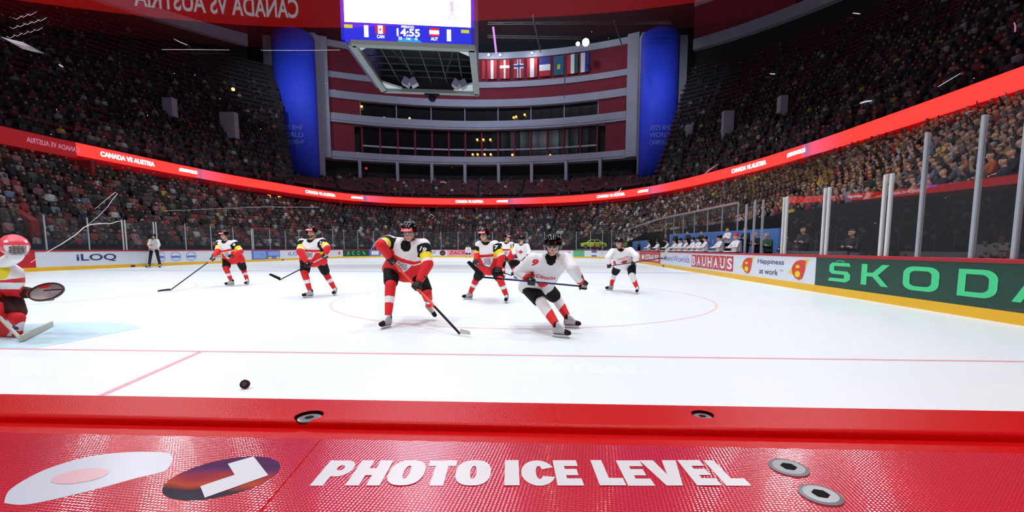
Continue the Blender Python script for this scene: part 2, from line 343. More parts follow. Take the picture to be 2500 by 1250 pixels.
def bshape(t, shape, s0, s1, z0, z1, m, name='logo', k=0, o=OFF): return on_path(bd, shape, s0, s1, z0, z1, o, name, m, t, flip=True, k=k)
RS = lambda px: bd_s(px, 0, S_F0+1)
LS = lambda px: bd_s(px, S_L0-12, S_L1-1)
# square rounded capitals of the green board
def caps_S():
    return join2(flat_poly([[(0, 0), (.78, 0), (.95, .15), (.95, .42), (.82, .56), (.26, .58), (.26, .82), (.95, .82), (.88, 1), (.16, 1), (.04, .86), (.04, .52), (.16, .4), (.7, .38), (.7, .18), (.08, .18)]]))
def caps_K(): return flat_poly([[(0, 0), (.22, 0), (.22, .42), (.42, .42), (.75, 0), (1, 0), (.62, .5), (1, 1), (.75, 1), (.42, .6), (.22, .6), (.22, 1), (0, 1)]])
def caps_O(): return flat_poly([rrect(0, 0, 1, 1, .3), rrect(.2, .18, .8, .82, .16)])
def caps_D(): return flat_poly([rrect(0, 0, 1, 1, .34, (1, 1, 0, 0)), rrect(.21, .18, .79, .82, .2, (1, 1, 0, 0))])
def caps_A(): return flat_poly([[(0, 0), (.2, 0), (.5, .72), (.62, .44), (.47, .44), (.4, .27), (.69, .27), (.8, 0), (1, 0), (.6, 1), (.4, 1)]])
def logo_word(t, s0, s1, z0, z1, m, k=0, edges=None):
    L = [caps_S, caps_K, caps_O, caps_D, caps_A]; w = (s1-s0)/(5+4*.45)
    for i, f in enumerate(L):
        if edges: b, a = edges[i]
        else: b = s1-i*w*1.45; a = b-w
        bshape(t, f(), a, b, z0, z1, m, 'letter', k)
    if not edges: pass
t = board(0, RS(1988), 'skoda_green', 'dark green rink board on the right lettered in mint capitals, nearest the camera')
E = [(2020, 2073), (2100, 2167), (2199, 2286), (2329, 2427), (2462, 2590)]
logo_word(t, 0, 0, .37, .87, 'mint', edges=[(RS(a), RS(b)) for a, b in E])
bshape(t, flat_poly([[(0, 0), (.5, .6), (1, 0), (1, .4), (.5, 1), (0, .4)]]), RS(2058), RS(2036), .89, .94, 'mint', 'letter')
t = board(RS(1988), RS(1800), 'board_white', 'white board on the right with round red-yellow logos and the words Happiness at work')
def nut_logo(x0, x1):
    a, b = RS(x1), RS(x0)
    bshape(t, ([(0, .4), (.34, .62), (.3, .3)], [(0, 1, 2)]), b-(b-a)*.32, b, .42, .66, 'ad_yellow', 'logo_tip')
    bshape(t, ([(0, 0), (.6, 1), (1, 1)], [(0, 1, 2)]), a, a+(b-a)*.42, .22+.02, .93, 'ad_yellow', 'logo_sail')
    bshape(t, flat_poly([[(0, .55), (.08, .3), (.3, .08), (.6, 0), (.8, .1), (.95, .5), (1, .98), (.6, 1), (.3, .92), (.1, .75)]]), a+(b-a)*.12, b-(b-a)*.2, .28, .9, 'logo_red', 'logo_disc', o=-.008)
    bshape(t, flat_poly([ell(0, 0, 1, 1, 16)]), a+(b-a)*.36, a+(b-a)*.62, .36, .56, 'ad_yellow', 'logo_eye', o=-.010)
    bshape(t, flat_poly([ell(0, 0, 1, 1, 16)]), a+(b-a)*.4, a+(b-a)*.6, .64, .74, 'ad_yellow', 'logo_eye', o=-.010)
nut_logo(1805, 1838); nut_logo(1920, 1972)
btext(t, 'Happiness', RS(1912), RS(1847), .66, .88); btext(t, 'at work', RS(1898), RS(1853), .34, .54); btext(t, '™', RS(1910), RS(1901), .5, .54, bold=0)
t = board(RS(1800), RS(1685), 'board_white', 'white rink board below the team bench with a row of red letter blocks')
a, b = RS(1790), RS(1688); w_ = (b-a)/7
for i, ch in enumerate('BAUHAUS'):
    x1 = b-i*w_; bshape(t, rect2(0, 0, 1, 1), x1-w_*.93, x1, .28, .92, 'ad_red', 'letter_block')
    btext(t, ch, x1-w_*.8, x1-w_*.14, .36, .84, 'white', .03, 'letter', o=-.009)
t = board(RS(1685), RS(1612), 'board_white', 'white rink board below the team bench with pale violet hashtag lettering')
btext(t, '#MensWorlds', RS(1683), RS(1614), .42, .82, 'ad_lavender', .01)
t = board(RS(1612), RS(1560), 'ad_red', 'red rink board with white capitals, left end of the bench boards')
btext(t, 'STRAUSS', RS(1608), RS(1575), .36, .8, 'white', .03); bshape(t, flat_poly([ell(0, 0, 1, 1, 16)]), RS(1573), RS(1566), .4, .75, 'white')
t = board(RS(1560), RS(1481), 'board_white', 'white rink board behind the crouching Canadian forward on the right')
bshape(t, flat_poly([ell(0, 0, 1, 1.2, 16)]), RS(1505), RS(1492), .45, .9, 'ad_pink')
t = board(RS(1481), RS(1458), 'board_white', 'short white rink board with grey script, far right'); btext(t, 'iLOQ', RS(1478), RS(1461), .45, .8, 'ad_dark', .0)
t = board(RS(1458), RS(1426), 'board_white', 'short white rink board with violet bars, far right')
bshape(t, rect2(0, 0, 1, 1), RS(1457), RS(1443), .72, .98, 'ad_violet', 'stripe'); bshape(t, rect2(0, 0, 1, 1), RS(1457), RS(1443), .22, .4, 'ad_violet', 'stripe')
c1 = S_RC; cw = (S_F0-S_RC)
CS = lambda px: bd_s(px, S_RC, S_F0+12)
sA, sB, sC = CS(1426), CS(1399), CS(1378)
sA, sB, sC = sorted((sA, sB, sC))
t = board(sA, sB, 'platform_green', 'pale green rink board in the far right corner below the lime car'); btext(t, 'SKODA', sA+.4, sB-.4, .38, .82, 'mint', .02, 'letter', 1)
t = board(sB, sC, 'board_white', 'white rink board with small dark capitals in the far right corner'); btext(t, 'TISSOT', sB+.4, sC-.4, .6, .85, 'ad_dark', .01, k=1)
FS = lambda px: bd_s(px, S_F0-3, S_F1+3)
q = sorted([FS(1170), FS(1092), FS(1068), FS(1032)])
t = board(sC, q[0], 'board_white', 'white rink board in the middle of the far end')
t = board(q[0], q[1], 'ad_pink', 'pink rink board with red capitals beside the far goaltender'); btext(t, 'ZACRO', q[0]+1.2, q[1]-.3, .4, .85, 'ad_red', .03)
t = board(q[1], q[2], 'board_white', 'white rink board with a round dark badge at the far end')
bshape(t, flat_poly([ell(0, 0, 1, 1, 24)]), q[1]+.2, q[2]-.3, .22, .97, 'ad_dark', 'badge'); bshape(t, flat_poly([ell(0, 0, 1, 1, 16)]), q[1]+.5, q[2]-.6, .42, .75, 'ad_red', 'badge_centre', o=-.01)
t = board(q[2], q[3], 'board_white', 'white rink board with dark capitals right of the leading Austrian'); btext(t, 'TISSOT', q[2]+.2, q[3]-.2, .5, .8, 'ad_dark', .02)
KS = lambda px: bd_s(px, S_F1, S_L0+2)
kk = sorted([KS(930), KS(902), KS(838)])
t = board(q[3], kk[0], 'board_white', 'white rink board behind the leading Austrian player')
t = board(kk[0], kk[1], 'ad_blue2', 'narrow blue and white rink board left of the leading Austrian'); bshape(t, rect2(0, 0, 1, 1), kk[0]+.3, kk[1]-.3, .35, .85, 'white', 'stripe', 1)
t = board(kk[1], kk[2], 'skoda_green', 'green rink board with mint capitals in the far left corner'); btext(t, 'SKODA', kk[1]+.5, kk[2]-.5, .35, .85, 'mint', .02, 'letter', 1)
t = board(kk[2], LS(800), 'board_white', 'white rink board with a small orange logo in the far left corner')
bshape(t, flat_poly([ell(0, 0, 1, 1.2, 12)]), LS(833)-.2, LS(833)+.6, .4, .85, 'logo_red', k=0)
t = board(LS(800), LS(684), 'board_white', 'white rink board with navy capitals left of the standing Austrian'); btext(t, 'iLOQ', LS(740), LS(704), .42, .82, 'ad_violet', .01)
t = board(LS(684), LS(615), 'ad_blue2', 'blue rink board with pale panels on the left side')
bshape(t, rect2(0, 0, 1, 1), LS(650), LS(620), .28, .94, 'ad_blue', 'panel_print'); btext(t, 'icon', LS(646), LS(636), .55, .75, 'ad_blue2', 0, o=-.009)
bshape(t, rect2(0, 0, 1, 1), LS(682), LS(656), .5, .9, 'ad_blue', 'panel_print'); bshape(t, flat_poly([ell(0, 0, 1, 1, 12)]), LS(664), LS(655), .22, .4, 'ad_yellow', 'print_dot', o=-.009)
bshape(t, flat_poly([ell(0, 0, 1, 1, 12)]), LS(683), LS(675), .22, .4, 'ad_yellow', 'print_dot', o=-.009)
t = board(LS(615), LS(500), 'board_white', 'white rink board behind the Austrian with the long outstretched stick'); btext(t, 'iLOQ', LS(556), LS(528), .42, .82, 'ad_dark', 0)
t = board(LS(500), LS(350), 'board_white', 'white rink board with three round pale blue emblems beside the referee')
for x0, x1 in ((388, 405), (417, 444), (455, 481)):
    bshape(t, flat_poly([ell(0, 0, 1, 1, 24), ell(0, 0, .85, .85, 24)]), LS(x1), LS(x0), .3, .95, 'ad_blue', 'emblem'); bshape(t, rect2(0, 0, 1, 1), LS(x1)+.1, LS(x0)-.1, .53, .66, 'ad_blue2', 'emblem_bar', o=-.008)
t = board(LS(350), LS(91), 'board_white', 'long white rink board on the left lettered iLOQ in large navy letters'); btext(t, 'iLOQ', LS(286), LS(190), .42, .86, 'ad_navy', .02)
t = board(LS(91), LS(91)+6.5, 'ad_red', 'red rink board on the left behind the goaltender mask')
sE = LS(91)+6.5
t = board(sE, S_L1, 'board_white', 'white rink board on the left nearest the camera')
for px in (325, 690, 1620):             # small blue markers on the yellow kick plate
    s = RS(px) if px > 1400 else LS(px); t = tag(sweep(bd, [s-.14, s+.14], [(-.03, .02), (-.03, .14), (-.0125, .14), (-.0125, .02)]).build('line_marker', 'ad_navy'),
        {325: 'small blue marker on the yellow kick plate left of the referee', 690: 'tiny blue marker on the kick plate left of the standing Austrian', 1620: 'small blue marker on the kick plate below the red board on the right'}[px], 'marker')

# ------------------------------------------------------------ rink glass
def glass_screen(s0, s1, h, label, grp, post=.045, postm='post_grey', dbl=False, z0=BZ, off=.06, lastpost=False):
    t = thing('glass_screen', label, 'rink glass', bd((s0+s1)/2, z0, off), grp)
    sweep(bd, lins(s0+.03, s1-.03, 1.2), [(off-.006, z0), (off-.006, z0+h), (off+.006, z0+h), (off+.006, z0)]).build('pane', 'clear_glass', t)
    ps = [s1] if not dbl else [s1-.07, s1+.12]
    if lastpost: ps.append(s0)
    for p in ps:
        a = bd(p, z0, off); b = bd(p, z0+h+.03, off); tn = bd(p+.05, z0, off)-bd(p-.05, z0, off)
        MB().bar(a, b, post, .06, up=tuple(tn)).build('post', postm, t)
    return t
def ordinal(i): return ['first', 'second', 'third', 'fourth', 'fifth', 'sixth', 'seventh', 'eighth', 'ninth', 'tenth', 'eleventh', 'twelfth', 'thirteenth', 'fourteenth', 'fifteenth', 'sixteenth', 'seventeenth', 'eighteenth', 'nineteenth', 'twentieth', 'twenty-first', 'twenty-second'][i]
# right side: tall panes near the camera, then double white posts
# post foot pixels on the right side: 2452, 2352, 2225 | 2130/2152, 1990/2008, 1897/1908
pr = [0.0, RS(2447), RS(2352), RS(2223)]
for i in range(3):
    glass_screen(pr[i], pr[i+1], 2.5, ['tall glass screen at the right picture edge above the green board', 'tall clear glass panel above the letter D of the green board', 'tall clear glass panel above the letter O of the green board'][i], 'tall glass panels on the right', post=.075)
pr2 = [RS(2223), RS(2142), RS(2000), RS(1903)]
for i in range(3):
    glass_screen(pr2[i], pr2[i+1], 1.83, ['clear glass panel with twin white posts above the letter K of the green board', 'clear glass panel with twin white posts above the letter S of the green board', 'clear glass panel with twin white posts beside the end of the team bench'][i], 'twin-post glass panels on the right', post=.07, postm='post_white', dbl=True)
def run(sa, sb, where, grp, order, dbl=(), h=1.8):
    n = int(round((sb-sa)/2.4)); w = (sb-sa)/n
    for i in range(n):
        k = i if order > 0 else n-1-i
        glass_screen(sa+i*w, sa+(i+1)*w, h, 'glass screen above %s, %s %s' % (where[0], ordinal(k), where[1]), grp, dbl=(i in dbl), postm='post_white' if i in dbl else 'post_grey')
run(S_RC-7.2, S_RC, ('the right boards past the bench', 'from the bench'), 'glass above the far right boards', 1)
run(S_RC, S_F0, ('the far right corner boards', 'from the right'), 'glass above the far right corner', 1, h=2.4)
run(S_F0, S_F1, ('the far end boards', 'from the right'), 'glass above the far end boards', 1, h=2.4)
run(S_F1, S_L0, ('the far left corner boards', 'from the right'), 'glass above the far left corner', 1, h=2.4)
sL = [S_L0, LS(655), LS(388), LS(125), S_L1-4]
run(sL[0], sL[1]-.5, ('the left boards behind the upright Austrian', 'from the corner'), 'glass above the left boards', 1)
n = 7; ws = (sL[2]-sL[1]+.5)/n
run(sL[1]-.5, sL[2], ('the left boards between referee and Austrians', 'from the far end'), 'glass above the left boards', 1, dbl=(0, 4))
run(sL[2], sL[3]+2.2, ('the left boards beside the referee', 'from the referee'), 'glass above the left boards', 1, dbl=(0,))

# ------------------------------------------------------------ stands (stepped bowl)
def is_right(th):                     # 1 on the right long side, 0 elsewhere
    th = (th+PI) % (2*PI)-PI; return max(0, min(1, (1.02-th)/.2))*max(0, min(1, (th+1.35)/.2))
def low_row(th, i, N=17):
    r = is_right(th); t = i/(N-1); bp_ = math.exp(-((((th+PI) % (2*PI)-PI)-1.115)/.10)**4); o0 = 2.4+2.4*r+3.2*bp_; z0 = .75+1.6*r+1.9*bp_*(1-r)
    a = R_rink(th)+o0; b = R_rib(th)-.9; return a+(b-a)*t, z0+(7.5-z0)*t
A_BL, A_BR = math.atan2(74-30, -45.5+9), math.atan2(74-30, 20.5+9)       # angles of the two blue banners (outer edges)
def up_end(th):
    th = (th+PI) % (2*PI)-PI
    if A_BR < th < A_BL:
        u = (th-A_BR)/(A_BL-A_BR); e = min(1, min(u, 1-u)/.22); r_f = 59.3-8.0*0
        # distance along the ray to the facade arc
        cx, cy, rr = -11.7, 24.7, 58.0; dx, dy = math.cos(th), math.sin(th); ox, oy = C0[0]-cx, C0[1]-cy; bq = ox*dx+oy*dy
        rf = -bq+math.sqrt(bq*bq-(ox*ox+oy*oy-rr*rr)); rf = min(rf, rf-3.6*(1-e))
        return rf, 12.2+.9*e
    return 56.0, 30.5
NU = 26
def up_row(th, i, N=NU):
    r1, z1 = up_end(th); t = i/(N-1); a = R_rib(th)+1.0; return a+(r1-a)*t, 10.0+(z1-10.0)*t
def steps(rowf, N, ths, name):
    vs, fs = [], []
    for th in ths:
        for i in range(N):
            r, z = rowf(th, i); r2 = rowf(th, min(i+1, N-1))[0] if i < N-1 else r+.9
            vs.append(pol(th, r, z)); vs.append(pol(th, r2, z))
    n = 2*N
    for j in range(len(ths)-1):
        for k in range(n-1): fs.append((j*n+k, (j+1)*n+k, (j+1)*n+k+1, j*n+k+1))
    return mesh(name, vs, fs)
TH = [R(a) for a in np.linspace(-180, 180, 241)]
o = link('lower_stand', steps(low_row, 17, TH, 'lower_stand'), 'step'); tag(o, 'stepped dark lower stand around the rink below the red light ribbon', 'grandstand', kind='structure')
THU = [R(a) for a in np.linspace(-180, 180, 241)]+[A_BL, A_BL-.002, A_BR, A_BR+.002]
THU = sorted(THU); o = link('upper_stand', steps(up_row, NU, THU, 'upper_stand'), 'step_up'); tag(o, 'stepped dark upper stand above the red light ribbon', 'grandstand', kind='structure')
# front walls of the stands
vs, fs = [], []
for th in TH:
    r, z = low_row(th, 0); vs += [pol(th, r-.45, 0), pol(th, r-.45, z+.66)]
for j in range(len(TH)-1): fs.append((2*j, 2*j+2, 2*j+3, 2*j+1))
tag(link('wall_front', mesh('wall_front', vs, fs), 'dark'), 'dark wall at the foot of the lower stand', kind='structure')
vs, fs = [], []                        # gallery parapet behind the ribbon
for th in TH:
    r = R_rib(th); vs += [pol(th, r+.35, 8.2), pol(th, r+.35, 9.9), pol(th, r+1.0, 9.9), pol(th, r+1.0, 8.2)]
for j in range(len(TH)-1):
    for k in range(4): fs.append((4*j+k, 4*j+4+k, 4*j+4+(k+1) % 4, 4*j+(k+1) % 4))
tag(link('trim_1', mesh('trim_1', vs, fs), 'maroon'), 'maroon parapet behind the light ribbon', kind='structure')
MB().box((-9, 30, -.3), (140, 140, .3)).build('floor_outer', 'dark')['kind'] = 'structure'

# ------------------------------------------------------------ LED ribbon
def led_mat():
    m = bpy.data.materials.new('led_ribbon'); m.use_nodes = True; nt = m.node_tree; b = nt.nodes['Principled BSDF']; a = nt.nodes.new('ShaderNodeAttribute'); a.attribute_name = 'glow'
    b.inputs['Base Color'].default_value = (.01, .01, .01, 1); nt.links.new(a.outputs['Color'], b.inputs['Emission Color']); b.inputs['Emission Strength'].default_value = 1.0; return m
M['led_ribbon'] = led_mat()
RED = np.array((3.6, .062, .05)); WHT = np.array((1.5, .55, .95))
gray0 = [rib_s(px) for px in (478, 888, 1243, 1588, 1977)]; gray1 = [rib_s(px) for px in (560, 960, 1330, 1650, 2080)]
def glow(s):
    for a, b in zip(gray0, gray1):
        if a-.2 <= s <= b:
            t = max(0, (s-a)/(b-a)); f = (1-t)**1.3
            return tuple(RED*(1-f)+np.array((.42, .13, .27))*f)
    return tuple(RED)
s_start = rib_s(150, 0, 60)
t = thing('led_ribbon_screen', 'glowing red light ribbon running around the whole arena front of the upper stand', 'led screen', (-9, 30, 9.2))
def ribbon_piece(s0, s1, name, m, parent, off=.3, glowf=None, z0=RIB_Z0, z1=RIB_Z1):
    ss = lins(s0, s1, .5); mb = sweep(rib, ss, [(off, z0), (off, z1), (off-.28, z1), (off-.28, z0)]); o = mb.build(name, m, parent)
    if glowf:
        at_ = o.data.color_attributes.new('glow', 'FLOAT_COLOR', 'POINT'); c = []
        for s in ss: c += [*glowf(s), 1]*4
        at_.data.foreach_set('color', c)
    return o
print('ribbon start', s_start, 'L', RIBL[-1])
LT = RIBL[-1]
ribbon_piece(s_start, LT-27, 'screen_strip', 'led_ribbon', t, glowf=glow)
def rtext(txt, sa, sb, z0, z1, m, bold=.02, k=1, off=.33, parent=t): on_path(rib, flat_text(txt, bold), sa, sb, z0, z1, off, 'lettering', m, parent, k=k)
for x0, x1 in ((237, 370), (741, 815), (1113, 1180), (1460, 1528), (1793, 1878)): rtext('CANADA VS AUSTRIA', rib_s(x0), rib_s(x1), RIB_Z0+.27, RIB_Z1-.27, 'led_white', .03)
for x0, x1 in ((430, 474), (855, 884), (1214, 1240), (1562, 1586), (1930, 1976)): rtext('#MENSWORLDS', rib_s(x0), rib_s(x1), RIB_Z0+.3, RIB_Z1-.3, 'led_white', .03)
# lettering on the near-end ribbon behind the camera (seen mirrored in the glass)
def near_s(x):
    ss = np.arange(LT*.5, LT, .1); return float(min(ss, key=lambda s: abs(rib(s, 0).x-x)+(50 if rib(s, 0).y > 0 else 0)))
rtext('CANADA VS AUSTRIA', near_s(-8.5), near_s(-13.4), RIB_Z0+.15, RIB_Z1-.2, 'led_white', .02)
t2 = thing('led_banner_screen', 'dim red light screen at the left edge, left of the bright ribbon', 'led screen', rib(s_start-4, 9))
ribbon_piece(LT-27+.3, LT-.01, 'screen_strip', 'dim_red', t2, z0=8.5, z1=9.7); ribbon_piece(0.01, s_start-.1, 'screen_strip', 'dim_red', t2, z0=8.5, z1=9.7)
try: rtext('CANADA VS AUSTRIA', max(.2, s_start-7.5), s_start-3.5, 8.95, 9.35, 'dim_white', .02, parent=t2)
except Exception as e: print(e)
# ------------------------------------------------------------ far facade
FX, FY, FR = -11.7, 24.7, 59.3
def fa(a, z, off=0.0): return Vector((FX+(FR-off)*math.sin(a), FY+(FR-off)*math.cos(a), z))   # off > 0 towards the ice
def fa_a(px, z=20, off=0):
    aa = np.linspace(-.62, .62, 2500); return float(min(aa, key=lambda a: abs(proj(fa(a, z, off))[0]-px)))
def fz(py, px=1170, off=0):
    a = fa_a(px, 20, off); zz = np.linspace(5, 60, 2200); return float(min(zz, key=lambda z: abs(proj(fa(a, z, off))[1]-py)))
AL, AR = fa_a(808), fa_a(1531)
def fband(name, a0, a1, z0, z1, o0, o1, m, label, cat='wall', parent=None):
    o = sweep(fa, lins(a0, a1, .03), [(o0, z0), (o0, z1), (o1, z1), (o1, z0)]).build(name, m, parent)
    if parent is None: tag(o, label, cat, kind='structure')
    return o
zA0, zA1, zB0, zB1, zC0, zC1, zD0, zD1, zE0, zE1 = fz(403), fz(384), fz(318), fz(297), fz(262), fz(245), fz(216), fz(202), fz(146), fz(131)
print('facade z', [round(z, 1) for z in (zA0, zA1, zB0, zB1, zC0, zC1, zD0, zD1, zE0, zE1)])
fband('wall_far', AL-.02, AR+.02, 12, zE1+1, -1.6, -2.0, 'dark', 'dark back wall of the far end facade')
for i, (z0, z1, w_, lb) in enumerate(((zA0, zA1, .5, 'lowest pale grey floor band of the far facade'), (zB0, zB1, .5, 'second pale grey floor band of the far facade, above the lower window row'), (zC0, zC1, .4, 'third pale grey floor band of the far facade, above the upper window row'), (zD0, zD1, .3, 'fourth pale grey floor band of the far facade'), (zE0, zE1, .35, 'top pale grey band of the far facade, above the flags'))):
    fband('trim_%d' % (i+2), AL, AR, z0, z1, w_, -1.5, 'grey_wall', lb)
    if i in (0, 1): fband('trim_%d' % (i+12), AL, AR, z0+.35, z0+.55, w_+.1, w_, 'grey_wall', lb.replace('floor band', 'handrail ledge'))
pL = (fa_a(808), fa_a(870)); pR = (fa_a(1475), fa_a(1531))
k = 7
for (z0, z1, w1, w2) in ((zA1, zB0, 866, 1478), (zB1, zC0, 880, 1460)):
    for a0, a1, sd in ((fa_a(808), fa_a(w1), 'left'), (fa_a(w2), fa_a(1531), 'right')):
        fband('wall_%s_%d' % (sd, k), a0, a1, z0, z1, .1, -1.5, 'maroon', 'dark red panel at the %s end of the %s window row' % (sd, 'lower' if z0 == zA1 else 'upper')); k += 1
fband('wall_middle', AL, AR, zC1, zD0, .1, -1.5, 'maroon', 'dark red wall between the third and fourth grey bands')
fband('wall_top', AL, AR, zD1, zE0, .0, -1.5, 'maroon', 'dark red wall carrying the national flags')
# windows
def wnd(i, a0, a1, z0, z1, nm, nx, label, mull, hz=None):
    t = thing('window_%d' % i, label, 'window', fa((a0+a1)/2, z0, -.6)); t['kind'] = 'structure'
    sweep(fa, lins(a0, a1, .03), [(-.6, z0), (-.6, z1), (-.65, z1), (-.65, z0)]).build('pane', 'facade_glass', t)
    for j in range(nx+1):
        a = a0+(a1-a0)*j/nx; MB().bar(fa(a, z0, -.4), fa(a, z1, -.4), .28 if mull == 'maroon' else .16, .3, up=tuple(fa(a, 0)-fa(a, 0, 1))).build('mullion', mull, t)
    if hz: sweep(fa, lins(a0, a1, .03), [(-.3, hz), (-.3, hz+.28), (-.55, hz+.28), (-.55, hz)]).build('ledge', 'grey_wall', t)
    return t
wnd(1, fa_a(884), fa_a(1457), zA1, zB0, 0, 14, 'long dark glazed row with dark red mullions, lower level of the far facade', 'maroon', fz(367))
wnd(2, fa_a(882), fa_a(1458), zB1, zC0, 0, 7, 'long dark glazed row, upper level of the far facade', 'grey_wall')
for i, (px, py) in enumerate(((1154, 377), (1166, 377), (1183, 377), (1198, 377), (1251, 378), (1343, 379), (1165, 341), (1180, 341), (1197, 341), (1254, 287), (1260, 285), (1281, 280), (883, 260), (1000, 289), (938, 288))):
    warm = i < 13; a = fa_a(px); P = at(px, py, fa(a, 20, .0).y); b = MB(); b.ball(P, .2, 6)
    tag(b.build('box_lamp', 'vip_lamp' if not warm else 'warm_lamp', smooth=True), 'small %s lamp in the %s window row of the far facade, %s' % ('warm' if warm else 'pale', 'lower' if py > 330 else 'upper', '%s from the left' % ordinal(sorted([967, 938, 883, 1000, 1154, 1166, 1183, 1198, 1251, 1343, 1165, 1180, 1197, 1254, 1260, 1281]).index(px))), 'lamp', 'lamps in the far facade')
# side frames and banners
for sd, x0, x1, sg in (('left', 780, 807, 1), ('right', 1532, 1560, -1)):
    fband('wall_%s' % sd, fa_a(x0), fa_a(x1), zA0, zE1, 1.2, -1.5, 'grey_wall', 'tall pale grey pillar wall on the %s of the far facade' % sd)
def banner(sd, px, w_px, ytop, ybot, Y):
    P = at(px, ybot, Y); T = at(px, ytop, Y); r = w_px/2*Y/1085
    t = thing('hanging_banner', 'tall royal blue banner around the %s pillar of the far end' % sd, 'banner', (P.x, P.y, P.z)); n = 24; vs, fs = [], []
    for i in range(n+1):
        a = PI*i/n; x, y = P.x-r*math.cos(a), P.y-r*.55*math.sin(a)
        top = T.z-1.2*(1-math.sin(a))*(1); bot = P.z+(1.6*(i/n) if sd == 'right' else 1.6*(1-i/n))
        vs += [(x, y, bot), (x, y, top)]
    fs = [(2*i, 2*i+2, 2*i+3, 2*i+1) for i in range(n)]; o = link('cloth', mesh('cloth', vs, fs, True), 'banner_blue', t); so = o.modifiers.new('s', 'SOLIDIFY'); so.thickness = .15; so.offset = -1
    z = at(px, 350, Y).z
    for j, (tx, zz) in enumerate((('2025 IIHF', z+1.6), ('WORLD', z+.5), ('CHAMPIONSHIP', z-.6))):
        v, f = fit(grid2(flat_text(tx, .01), 1), -1, 0, 1, 1); w2 = .55*r
        me = mesh('lettering', [(P.x+u*w2, P.y-r*.55*math.sqrt(max(0, 1-(u*w2/r)**2))-.14, zz+vv*.75) for u, vv in v], f); link('lettering', me, 'banner_text', t)
    MB().box((P.x, P.y+1.2, (P.z+T.z)/2), (1.9*r, 2.0, T.z-P.z)).build('pillar', 'grey_wall', t)
    return P, T
banner('left', 732, 103, 78, 441, 73.0); banner('right', 1603, 88, 76, 441, 73.0)
for sd, x0, x1 in (('left', 650, 684), ('right', 1649, 1680)):
    a = at(x0, 275, 76); b = at(x1, 85, 76); MB().box(((a.x+b.x)/2, 76.5, (a.z+b.z)/2), (abs(b.x-a.x), 1, b.z-a.z)).build('wall_%s_wing' % sd, 'grey_wall')['kind'] = 'structure'
# upper ring beam and red panels
def cir(a, z, off=0.0): return Vector((-10+(56-off)*math.sin(a), 30+(56-off)*math.cos(a), z))
for (a0, a1, sd) in ((-1.75, -.74, 'left'), (.62, 1.6, 'right')):
    t = thing('balcony_front', 'pale grey curved beam high above the %s upper stand' % sd, 'beam', cir((a0+a1)/2, 34)); t['kind'] = 'structure'
    sweep(cir, lins(a0, a1, .04), [(0, 33.0), (0, 34.6), (-1, 34.6), (-1, 33.0)]).build('beam', 'grey_wall', t)
    sweep(cir, lins(a0, a1, .04), [(0, 39.6), (0, 40.6), (-1, 40.6), (-1, 39.6)]).build('top_rail', 'grey_wall', t)
    am = (-.97, -.74) if sd == 'left' else (.62, .88)
    sweep(cir, lins(*am, .04), [(-.2, 34.6), (-.2, 39.6), (-1, 39.6), (-1, 34.6)]).build('red_panel', 'maroon', t)
    sweep(cir, lins(a0, a1, .04), [(-1.1, 30.5), (-1.1, 41), (-1.3, 41), (-1.3, 30.5)]).build('back_panel', 'dark', t)
# roof
vs, fs = [], []; nu, nv = 48, 10
for j in range(nv+1):
    f = j/nv*PI/2
    for i in range(nu):
        a = 2*PI*i/nu; vs.append((-10+63*math.cos(f)*math.cos(a), 28+63*math.cos(f)*math.sin(a), 36+22*math.sin(f)))
for j in range(nv):
    for i in range(nu): fs.append((j*nu+i, (j+1)*nu+i, (j+1)*nu+(i+1) % nu, j*nu+(i+1) % nu))
tag(link('ceiling', mesh('ceiling', vs, fs, True), 'dome'), 'dark domed roof of the arena', kind='structure')
vs = [(-10+63*math.cos(2*PI*i/nu), 28+63*math.sin(2*PI*i/nu), z) for z in (-.3, 36) for i in range(nu)]
tag(link('wall_outer', mesh('wall_outer', vs, [(i, (i+1) % nu, nu+(i+1) % nu, nu+i) for i in range(nu)]), 'dark'), 'dark outer wall behind the stands', kind='structure')
# brackets under the facade and pillars in the stands
for (x0, y0_, x1, y1_, Y, h, lb) in ((-30, 468, 75, 538, 24, 1.1, 'sloping red stair wall among the lower seats at the left edge'), (205, 488, 335, 540, 34, .5, 'low red stair wall in the left lower stand beside the referee')):
    a, b = at(x0, y0_, Y+4), at(x1, y1_, Y); m_ = MB(); u = Vector((0, 0, h)); dd = Vector((.25, .2, 0)); m_.add([a, b, b-u, a-u, a+dd, b+dd, b+dd-u, a+dd-u], [(0, 1, 2, 3), (7, 6, 5, 4), (0, 4, 5, 1), (1, 5, 6, 2), (2, 6, 7, 3), (3, 7, 4, 0)]); tag(m_.build('stair_parapet', 'seat_red'), lb, 'wall')
a, b = at(152, 445, 34.5), at(226, 392, 34.5); tag(MB().box(((a.x+b.x)/2, 34.5, (a.z+b.z)/2), (b.x-a.x, .3, b.z-a.z)).build('entrance_wall', 'seat_red'), 'dark red entrance wall just below the start of the bright ribbon', 'wall')
for i, px in enumerate((877, 970, 1055, 1137, 1220, 1302, 1387, 1472)):
    a = fa_a(px); z1 = zA0; z0 = 13.6
    MB().bar(fa(a, 13.0, 1.2), fa(a, z1, 1.4), .95, .5, up=tuple(fa(a+.01, 0)-fa(a-.01, 0))).build('support_pillar', 'grey_wall')
    tag(bpy.context.scene.collection.objects[-1], 'grey pillar below the far facade, %s from the left' % ordinal(i), 'pillar', 'pillars under the far facade')
